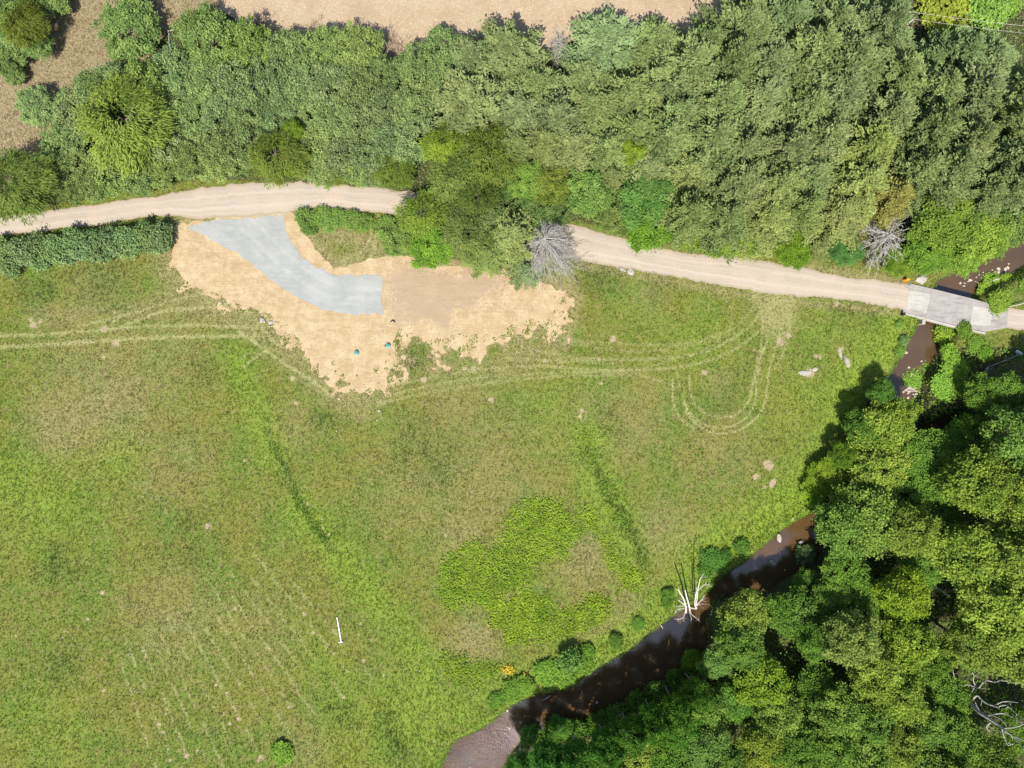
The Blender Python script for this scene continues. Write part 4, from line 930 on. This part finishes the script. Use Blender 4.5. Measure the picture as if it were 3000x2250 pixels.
for i in range(34):
    u = i / 33
    px = np.interp(u, [0, .35, .7, 1], [2808, 2862, 2920, 2962]) + rng.normal() * 7; py = np.interp(u, [0, .35, .7, 1], [836, 815, 802, 776]) + rng.normal() * 6
    s = rng.choice([4, 5, 6, 8, 10], p=[.3, .3, .2, .12, .08])
    rock('creek_stone', px, py, s * 1.2, s, .16 + s * .012, rng.uniform(0, 3), 'pale stone in the scattered line across the stream above the bridge', 'stones across the upstream creek', -1.66, STONES, 'stone')
for i in range(46):
    px = 2675 + rng.normal() * 13; py = 1152 + rng.normal() * 22; s = rng.uniform(5, 11)
    rock('shoal_stone', px, py, s * 1.2, s, .2, rng.uniform(0, 3), 'tan stone of the shoal where the creek enters the wood', 'stones of the creek shoal', -1.62, STONES, 'stone')
for i in range(16):
    px = 1510 + rng.normal() * 24; py = 2125 + rng.normal() * 14; s = rng.uniform(3, 7)
    rock('creek_stone', px, py, s * 1.3, s, .16, rng.uniform(0, 3), 'pale pebble in the shaded shallows of the lower creek', 'pebbles in the lower creek', -1.66, STONES, 'stone')

# ------------------------------------------------------------------ bridge
def prism(name, poly, z0, z1, mat, bev=.03):
    import bmesh
    bm = bmesh.new(); a = [bm.verts.new((p[0], p[1], z0)) for p in poly]; b = [bm.verts.new((p[0], p[1], z1)) for p in poly]; n = len(poly)
    bm.faces.new(a[::-1]); bm.faces.new(b)
    for i in range(n): bm.faces.new((a[i], a[(i + 1) % n], b[(i + 1) % n], b[i]))
    bmesh.ops.recalc_face_normals(bm, faces=bm.faces)
    if bev: bmesh.ops.bevel(bm, geom=bm.edges[:], offset=bev, segments=1, affect='EDGES')
    me = bpy.data.meshes.new(name); bm.to_mesh(me); bm.free(); me.materials.append(mat); return me
def concrete(name, a, b, st):
    m = N(name); n1 = m.noise(.7, 5, .65); n2 = m.noise(6, 4, .7); ds = m.noise(2.2, 4, .65, m.mapping(m.pos(), (0, 0, -1.33), (.2, 1.6, 1)))
    c = m.mix(m.ramp(n1, .35, .65), a, b); c = m.mix(m.ramp(ds, .52, .7), c, st); c = m.mix(m.ramp(n2, .6, .8), c, m.scale(c, .7))
    return m.princ(c, .9, m.bump(n2, .4, .02), .15)
M_CON = concrete('worn_concrete', (0.24, 0.224, 0.205), (0.295, 0.275, 0.252), (0.18, 0.167, 0.154)); M_CONL = concrete('pale_concrete', (0.325, 0.305, 0.268), (0.375, 0.352, 0.31), (0.25, 0.236, 0.213))
bx, by = P(2790, 905); ROOT = empty('road_bridge', (bx, by, 0)); tag(ROOT, 'narrow concrete bridge carrying the dirt road over the creek', 'bridge')
def bpart(name, pts, z0, z1, mat, bev=.02):
    p = PP(pts, z1) - np.array([bx, by]); return obj(name, prism(name, p, z0, z1, mat, bev), ROOT)
bpart('deck', [(2728,849),(2848,879),(2852,893),(2840,953),(2836,962),(2712,931),(2715,918)], -.45, .085, M_CON)
bpart('approach_slab', [(2650,834),(2728,849),(2715,918),(2712,931),(2640,913)], -.45, .03, M_CON)
bpart('approach_slab', [(2848,879),(2908,894),(2955,902),(2950,960),(2886,972),(2836,962)], -.45, .065, M_CON)
bpart('pale_panel', [(2664,846),(2727,862),(2715,916),(2655,901)], .01, .096, M_CONL)
bpart('pale_panel', [(2852,895),(2910,907),(2901,954),(2841,953)], .01, .099, M_CONL)
bpart('kerb', [(2668,831),(2730,845),(2850,875),(2908,891),(2952,899),(2951,903),(2907,895.5),(2849,879.5),(2729,849.5),(2667,835.5)], -.5, .17, M_CON)
bpart('kerb', [(2650,915),(2710,931),(2775,948),(2836,963),(2888,974),(2887,979),(2835,968.5),(2774,953.5),(2709,936.5),(2649,920.5)], -.55, .12, M_CONL)
bpart('abutment', [(2704,842),(2728,848),(2712,936),(2690,931)], -2.6, -.47, M_CON); bpart('abutment', [(2846,877),(2868,883),(2852,971),(2832,966)], -2.6, -.47, M_CON)
bpart('wing_wall', [(2703,937),(2712,938),(2711,950),(2702,949)], -2.4, -.1, M_CONL)

# ------------------------------------------------------------------ small man-made things
def simple(name, col, rough=.5, spec=.4):
    m = N(name); n1 = m.noise(6, 4, .6); return m.princ(m.mix(n1, tuple(q * .85 for q in col), tuple(min(1, q * 1.1) for q in col)), rough, None, spec)
M_TEAL = simple('green_plastic', (0.085, 0.25, 0.19)); M_PVC = simple('white_plastic', (0.82, 0.82, 0.80)); M_ORANGE = simple('orange_plastic', (0.85, 0.30, 0.01)); M_BLACK = simple('black_plastic', (0.015, 0.015, 0.015)); M_GREYP = simple('grey_fitting', (0.45, 0.45, 0.43)); M_CABLE = simple('cable_grey', (0.55, 0.52, 0.47))
def lathe(prof, n=32):
    V = []; F = []
    for r, z in prof: V += [(r * math.cos(2 * math.pi * k / n), r * math.sin(2 * math.pi * k / n), z) for k in range(n)]
    for i in range(len(prof) - 1):
        for k in range(n): F.append((i * n + k, i * n + (k + 1) % n, (i + 1) * n + (k + 1) % n, (i + 1) * n + k))
    F.append(tuple(range((len(prof) - 1) * n, len(prof) * n)))
    return V, F
for px, py, lab, dk in [(1045, 1034, 'green round septic lid on the bare soil, the lower left one', 0), (1137.5, 1013, 'green round septic lid beside a black outlet at the weedy edge', 1)]:
    x, y = P(px, py); z0 = float(gz(x, y))
    root = empty('tank_lid', (x, y, z0)); tag(root, lab, 'septic lid', 'green septic lids')
    V, F = lathe([(.33, -.1), (.33, .22), (.30, .22)]); obj('riser', mesh_np('riser', V, F, M_TEAL), root)
    V, F = lathe([(.36, .2), (.37, .24), (.36, .275), (.30, .29), (.28, .30), (.10, .335), (.09, .36), (.02, .365)]); obj('lid', mesh_np('lid', V, F, M_TEAL, None, True), root)
    if dk:
        obj('outlet', tubes_mesh('outlet', [(np.array([(-.32, -.02, .14), (-.42, -.03, .14), (-.5, -.04, .14)]), np.array([.13, .13, .13]))], M_BLACK, 12), root)
# white pipe on the grass
a = np.array([*P(988, 1808), .12]); b = np.array([*P(1000, 1880), .12]); za = float(gz(*a[:2])); 
root = empty('plastic_pipe', (a[0], a[1], za)); tag(root, 'white plastic pipe lying in the mown meadow', 'pipe')
q = b - a; q[2] = 0; u = np.linspace(0, 1, 12)[:, None]
obj('tube', tubes_mesh('tube', [(np.array([0, 0, .16]) + q * u, np.full(12, .085))], M_PVC, 14), root)
obj('collar', tubes_mesh('collar', [(np.array([0, 0, .16]) + q * np.array([[.60], [.63], [.66]]), np.full(3, .11))], M_PVC, 14), root)
sd_ = np.array([q[1], -q[0], 0]); sd_ /= np.linalg.norm(sd_)
obj('end_fitting', tubes_mesh('end_fitting', [(np.array([0, 0, .16]) + q + sd_ * np.array([[-.28], [0], [.28], [.36]]), np.array([.12, .12, .12, .10]))], M_GREYP, 14), root)
# black pipe end in the soil
x, y = P(1151, 938); z0 = float(gz(x, y))
tag(obj('drain_pipe', tubes_mesh('drain_pipe', [(np.array([(-.35, -.25, .0), (0, 0, .14), (.18, -.18, .2), (.28, -.3, .1)]), np.array([.08, .09, .09, .09]))], M_BLACK, 12), None, (x, y, z0)), 'short black pipe end sticking out of the soil near the driveway', 'pipe')
# orange marker and dark post at the bridge
x, y = P(2650, 821); z0 = float(gz(x, y))
root = empty('marker_post', (x, y, z0), .3); tag(root, 'bright orange marker standing in the grass at the bridge approach', 'marker')
V, F = lathe([(.30, 0), (.30, .05), (.24, .06), (.22, .55), (.19, .95), (.16, 1.0), (.10, 1.03)]); obj('body', mesh_np('body', V, F, M_ORANGE, None, False), root)
V, F = lathe([(.36, -.02), (.36, .04), (.30, .055)]); obj('base', mesh_np('base', V, F, M_BLACK), root)
x, y = P(2641, 921); z0 = float(gz(x, y))
tag(obj('bollard', mesh_np('bollard', *lathe([(.2, -.2), (.2, .75), (.18, .8), (.05, .82)], 16), M_BLACK), None, (x, y, z0)), 'short dark post at the meadow corner of the bridge', 'post')
# white scrap under the trees
x, y = P(2985, 1033); z0 = float(gz(x, y))
bmv = rock_mesh('scrap', M_PVC, 91, 3, .25); o = obj('plastic_sheet', bmv, None, (x, y, z0 + .1)); o.scale = (.55, .3, .8); o.rotation_euler = (0, 0, -.4)
tag(o, 'crumpled white plastic sheet at the edge of the dark bare ground', 'plastic sheet')
# overhead wires
for (ax_, ay_), (bx_, by_), lab in [((2560, 18), (3150, 90), 'upper thin overhead wire crossing the yellow thicket'), ((2560, 38), (3150, 112), 'lower thin overhead wire skimming the back pines')]:
    A3 = np.array([*P(ax_, ay_, 9), 9.0]); B3 = np.array([*P(bx_, by_, 9), 9.0]); u = np.linspace(0, 1, 24)
    L = A3 + (B3 - A3) * u[:, None]; L[:, 2] -= 1.6 * u * (1 - u)
    tag(obj('overhead_wire', tubes_mesh('wire', [(L, np.full(24, .012))], M_CABLE, 5)), lab, 'wire')
for i, (px, py) in enumerate([(2560, 28), (3150, 101)]):
    x, y = P(px, py, 9); z0 = float(gz(x, y)); root = empty('utility_pole', (x, y, z0), -.12 + math.pi / 2); tag(root, ['wooden utility pole hidden among the back pines', 'wooden utility pole beyond the yellow thicket'][i], 'utility pole')
    obj('pole', tubes_mesh('pole', [(np.array([(0, 0, -.3), (0, 0, 4), (0, 0, 9.3)]), np.array([.15, .13, .1]))], M_BARK, 10), root)
    obj('crossarm', tubes_mesh('crossarm', [(np.array([(-.8, 0, 8.9), (0, .02, 8.9), (.8, 0, 8.9)]), np.array([.06, .06, .06]))], M_BARK, 6), root)

# ------------------------------------------------------------------ ground cover (uncountable)
print('cover')
ROADM = np.maximum(sd_poly(GX, GY, [tuple(p) for p in rn] + [tuple(p) for p in rs[::-1]]), sd_poly(GX, GY, list(map(tuple, east_n)) + list(map(tuple, east_s[::-1]))))
DRIVEM = sd_poly(GX, GY, drive); BRM = sd_poly(GX, GY, PP([(2640,828),(2960,895),(2960,965),(2890,985),(2640,922)]))
LOTM = sd_poly(GX, GY, lot)
def scatter(n, ok, box=None):
    x0, x1, y0, y1 = box or (-82, 82, -62, 66)
    x = rng.uniform(x0, x1, n); y = rng.uniform(y0, y1, n)
    k = ok(x, y); return x[k], y[k]
def clear(x, y, e=.1):
    return (samp(ROADM, x, y) < e) & (samp(DRIVEM, x, y) < 0.15) & (samp(BRM, x, y) < 0) & (samp(CSD, x, y) < .1) & (samp(FIELDM, x, y) < .1) & (samp(LOTM, x, y) < rng.uniform(-.2, 9, len(x)))
# meadow grass
def okg(x, y):
    return clear(x, y) & (samp(floor_, x, y) < .6) & (samp(SOILM, x, y) < .05) & (samp(bare, x, y) < rng.uniform(.2, .9, len(x))) & (samp(track, x, y) < rng.uniform(.3, 1.2, len(x)))
x, y = scatter(330000, okg); n = len(x)
h = .10 + .12 * fbm(x, y, .8, 91, 3) + .16 * samp(dark, x, y) + .08 * samp(lush, x, y)
nb = 4
X4 = np.repeat(x, nb); Y4 = np.repeat(y, nb); H4 = np.repeat(h, nb) * rng.uniform(.6, 1.4, n * nb); k = n * nb
base = np.column_stack([X4 + rng.normal(size=k) * .07, Y4 + rng.normal(size=k) * .07, gz(X4, Y4) - .02])
an = rng.uniform(0, 6.283, k); til = rng.uniform(.35, 1.0, k)
tip = base + np.column_stack([np.cos(an) * til * H4, np.sin(an) * til * H4, H4])
w = np.column_stack([-np.sin(an), np.cos(an), np.zeros(k)]) * (.022 + .03 * rng.uniform(size=k))[:, None]
V = np.stack([base - w, base + w, tip], 1).reshape(-1, 3); F = np.arange(3 * k).reshape(-1, 3)
def attrs4(x, y, rep):
    A = np.stack([samp(q, x, y) for q in (lush, dry, dark, bare)], -1); B = np.stack([samp(q, x, y) for q in (track, floor_, dfield, pale)], -1)
    return {'mask_a': ('FLOAT_COLOR', np.repeat(A, rep, 0)), 'mask_b': ('FLOAT_COLOR', np.repeat(B, rep, 0))}
at = attrs4(x, y, nb * 3); at['v'] = ('FLOAT', np.repeat(rng.uniform(0, 1, k), 3))
tag(obj('meadow_grass', mesh_np('meadow_grass', V, F, M_BLADE, at)), kind='stuff')

def leaf_cover(name, x, y, h, mat, L, W, tint=(1, 1, 1), up=.9, jit=.5):
    n = len(x); hh = h if np.ndim(h) else np.full(n, h)
    pos = np.column_stack([x, y, gz(x, y) + hh * rng.uniform(.15, 1, n)])
    V, F = leaf_quads(pos, rng.normal(size=(n, 3)) * np.array([1, 1, .45]), np.array([0, 0, up]) + rng.normal(size=(n, 3)) * jit, L * rng.uniform(.6, 1.3, n), W * rng.uniform(.6, 1.3, n), .15)
    v = np.clip(fbm(x, y, .7, 71, 3) * .9 + rng.normal(size=n) * .2, 0, 1)
    o = obj(name, mesh_np(name, V, F, mat, {'v': ('FLOAT', np.repeat(v, 4))})); o.color = (*tint, 1)
    return tag(o, kind='stuff')
# broad-leaved weed patches
WP = [[(1575,1455),(1650,1470),(1665,1505),(1702,1560),(1690,1600),(1640,1652),(1590,1660),(1550,1722),(1500,1732),(1440,1762),(1390,1772),(1330,1790),(1290,1762),(1288,1690),(1320,1620),(1370,1582),(1460,1602),(1470,1540),(1500,1480),(1530,1448)],
      [(1412,1758),(1470,1742),(1490,1772),(1550,1735),(1590,1745),(1620,1790),(1690,1772),(1710,1745),(1780,1758),(1782,1800),(1700,1850),(1610,1892),(1560,1882),(1480,1882),(1470,1840),(1430,1832)],
      [(1690,1480),(1730,1490),(1760,1560),(1800,1590),(1830,1640),(1882,1692),(1862,1722),(1820,1712),(1790,1650),(1760,1590),(1720,1530)],
      [(1310,1915),(1360,1930),(1380,1952),(1430,1920),(1467,1950),(1450,1992),(1400,2002),(1330,2000),(1308,1970)],
      [(1670,1240),(1740,1235),(1790,1270),(1780,1330),(1730,1360),(1690,1330)], [(2030,1310),(2080,1320),(2075,1360),(2035,1355)], [(860,1420),(900,1500),(960,1580),(940,1590),(880,1510),(845,1430)],
      [(2020,1640),(2170,1590),(2300,1480),(2360,1420),(2400,1440),(2320,1530),(2200,1630),(2080,1680)],
      [(1740,1400),(1770,1400),(1830,1490),(1885,1590),(1905,1650),(1880,1660),(1840,1600),(1790,1500)], [(800,1300),(850,1390),(890,1490),(990,1620),(975,1630),(880,1500),(830,1390)]]
WT = [(1.34,1.4,.66),(1.42,1.42,.62),(1.42,1.42,.62),(1.2,1.3,.58),(1.2,1.2,.6),(.9,1.1,.6),(.7,.9,.6),(1.4,1.4,.4),(.75,.95,.55),(.7,.9,.55)]
WD = [52, 56, 52, 44, 10, 12, 14, 7, 18, 14]
for poly, t_, dn in zip(WP, WT, WD):
    p = PP(poly); lo, hi = p.min(0) - 3, p.max(0) + 3
    f = lambda x, y: (smooth01(-1.1, 1.5, sd_poly(x, y, p) + 3.2 * (fbm(x, y, .5, 81, 4) - .5)) > rng.uniform(.08, .95, len(x)))
    x, y = scatter(int((hi[0] - lo[0]) * (hi[1] - lo[1]) * dn), f, (lo[0], hi[0], lo[1], hi[1]))
    leaf_cover('weed_patch', x, y, .06 + .42 * fbm(x, y, .9, 82, 3) ** 1.3, ML_BROAD, .29, .2, t_, 1.0, .42)
# undergrowth of the woods
def oku(x, y): return clear(x, y, -.1) & (samp(floor_, x, y) > .5)
x, y = scatter(230000, oku)
low = (y < 20); 
leaf_cover('undergrowth', x[low], y[low], .3 + 1.3 * fbm(x[low], y[low], .25, 83, 3), ML_BROAD, .36, .24, (.9, 1.08, .7))
leaf_cover('undergrowth', x[~low], y[~low], .2 + .7 * fbm(x[~low], y[~low], .3, 84, 3), ML_SCRUB, .32, .16, (.85, .95, .8))
# creek bank herbs
def okb(x, y):
    s = samp(CSD, x, y); return (s > -.6 - 4.6 * fbm(x, y, .22, 85, 3) * rng.uniform(.4, 1.05, len(x))) & (s < -.15) & (samp(ROADM, x, y) < -.6) & (samp(BRM, x, y) < .0) & (samp(floor_, x, y) < .5)
x, y = scatter(300000, okb)
leaf_cover('bank_herbs', x, y, .1 + 1.1 * fbm(x, y, .5, 86, 3) ** 1.5, ML_BROAD, .28, .15, (.78, .98, .66), .8, .6)
def okv(x, y):                                                     # road verge weeds
    r = samp(ROADM, x, y); return (r < -.05) & (r > -1.3 - fbm(x, y, .3, 87, 2)) & (samp(SOILM, x, y) < 0) & (samp(DRIVEM, x, y) < -.3) & (samp(CSD, x, y) < -1) & (samp(BRM, x, y) < 0)
x, y = scatter(110000, okv)
leaf_cover('verge_weeds', x, y, .08 + .3 * fbm(x, y, .6, 88, 3), ML_SCRUB, .2, .09, (1.0, 1.05, .6))
# sparse seedlings in the weedy part of the soil
x, y = scatter(90000, lambda x, y: (samp(SOILM, x, y) > -.3) & (samp(SOILM, x, y) < 2.2) & ((sd_poly(x, y, weedy) > 0) | (sd_poly(x, y, weedy2) > 0)) & (fbm(x, y, .9, 89, 3) + rng.normal(size=len(x)) * .05 > .55), (-52, 12, -8, 27))
leaf_cover('soil_weeds', x, y, .16, ML_BROAD, .24, .14, (1.05, 1.0, .7))
# straw and chips
m = N('straw'); M_STRAW = m.princ(m.mix(m.attr('v'), (0.30, 0.22, 0.14), (0.54, 0.46, 0.34)), .9, None, .1)
x, y = scatter(50000, lambda x, y: (samp(FIELDM, x, y) > .2), (-48, 50, 44, 66))
leaf_cover('wood_chips', x, y, .08, M_STRAW, .5, .05)
x, y = scatter(40000, lambda x, y: (samp(SOILM, x, y) > .4) & (samp(DRIVEM, x, y) < -.1) & (sd_poly(x, y, brown) < 0) & (samp(ROADM, x, y) < -.3), (-52, 12, -8, 27))
leaf_cover('straw_mulch', x, y, .05, M_STRAW, .35, .035)
x, y = scatter(40000, lambda x, y: (samp(dfield, x, y) > .5) & (samp(FIELDM, x, y) < 0), (-82, 82, 30, 66))
leaf_cover('dead_grass', x, y, .25, M_STRAW, .4, .04)
# meadow flowers
M_FLOW = simple('white_petals', (0.8, 0.8, 0.75), .8); M_YFLOW = simple('yellow_petals', (0.85, 0.55, 0.03), .8)
cx = []; cy = []
for i in range(70):
    a, b = P(rng.uniform(0, 1700), rng.uniform(1080, 2240)); k = int(rng.integers(2, 9)); cx += list(a + rng.normal(size=k) * .6); cy += list(b + rng.normal(size=k) * .6)
cx, cy = np.array(cx), np.array(cy); kk = clear(cx, cy) & (samp(SOILM, cx, cy) < 0)
o = leaf_cover('white_wildflowers', cx[kk], cy[kk], .3, M_FLOW, .09, .08)
for px, py, nn_, r, lab in [(1488, 1958, 130, .5, 'yellow flower clump beside the lower weed patch'), (1532, 1978, 40, .25, 'small orange yellow flower clump below the larger one')]:
    a, b = P(px, py); root = empty('flower_clump', (a, b, float(gz(a, b)))); tag(root, lab, 'flowers')
    pos = rng.normal(size=(nn_, 3)) * np.array([r, r, .12]) + np.array([0, 0, .4])
    V, F = leaf_quads(pos, rng.normal(size=(nn_, 3)), np.array([0, 0, 1.]) + rng.normal(size=(nn_, 3)) * .3, .14, .12); obj('blossom', mesh_np('blossom', V, F, M_YFLOW), root)
    pos = rng.normal(size=(nn_, 3)) * np.array([r, r, .1]) + np.array([0, 0, .2])
    V, F = leaf_quads(pos, rng.normal(size=(nn_, 3)), np.array([0, 0, 1.]) + rng.normal(size=(nn_, 3)) * .5, .25, .12); obj('leaves', mesh_np('leaves', V, F, ML_BROAD, {'v': ('FLOAT', rng.uniform(0, 1, nn_ * 4))}), root)

# ------------------------------------------------------------------ light, sky, camera
EL = math.radians(55.5); sx, sy = -.17, -.985; L_ = math.hypot(sx, sy); sx /= L_; sy /= L_
d = Vector((sx * math.cos(EL), sy * math.cos(EL), math.sin(EL)))
sun = bpy.data.lights.new('sun', 'SUN'); sun.energy = 5.0; sun.angle = math.radians(.5); sun.color = (1, .95, .87)
so = link(bpy.data.objects.new('sun', sun)); so.rotation_euler = d.to_track_quat('Z', 'Y').to_euler(); so.location = (0, -40, 80)
w = bpy.data.worlds.new('World'); S.world = w; w.use_nodes = True
nt = w.node_tree; bg = nt.nodes['Background']; sk = nt.nodes.new('ShaderNodeTexSky'); sk.sky_type = 'NISHITA'; sk.sun_disc = False
sk.sun_elevation = EL; sk.sun_rotation = math.atan2(sx, sy); nt.links.new(sk.outputs[0], bg.inputs[0]); bg.inputs[1].default_value = .12
cam = bpy.data.cameras.new('camera'); cam.sensor_width = 36; cam.lens = 24; cam.clip_start = 1; cam.clip_end = 2000
co = link(bpy.data.objects.new('camera', cam)); co.location = (0, 0, CAM_H); co.rotation_euler = (0, 0, 0); S.camera = co
S.view_settings.view_transform = 'Standard'; S.view_settings.look = 'None'; S.view_settings.exposure = 0.72; S.view_settings.gamma = 1
S.cycles.max_bounces = 6; S.cycles.diffuse_bounces = 2; S.cycles.transmission_bounces = 3; S.cycles.glossy_bounces = 2
print('trees', len(TREES))
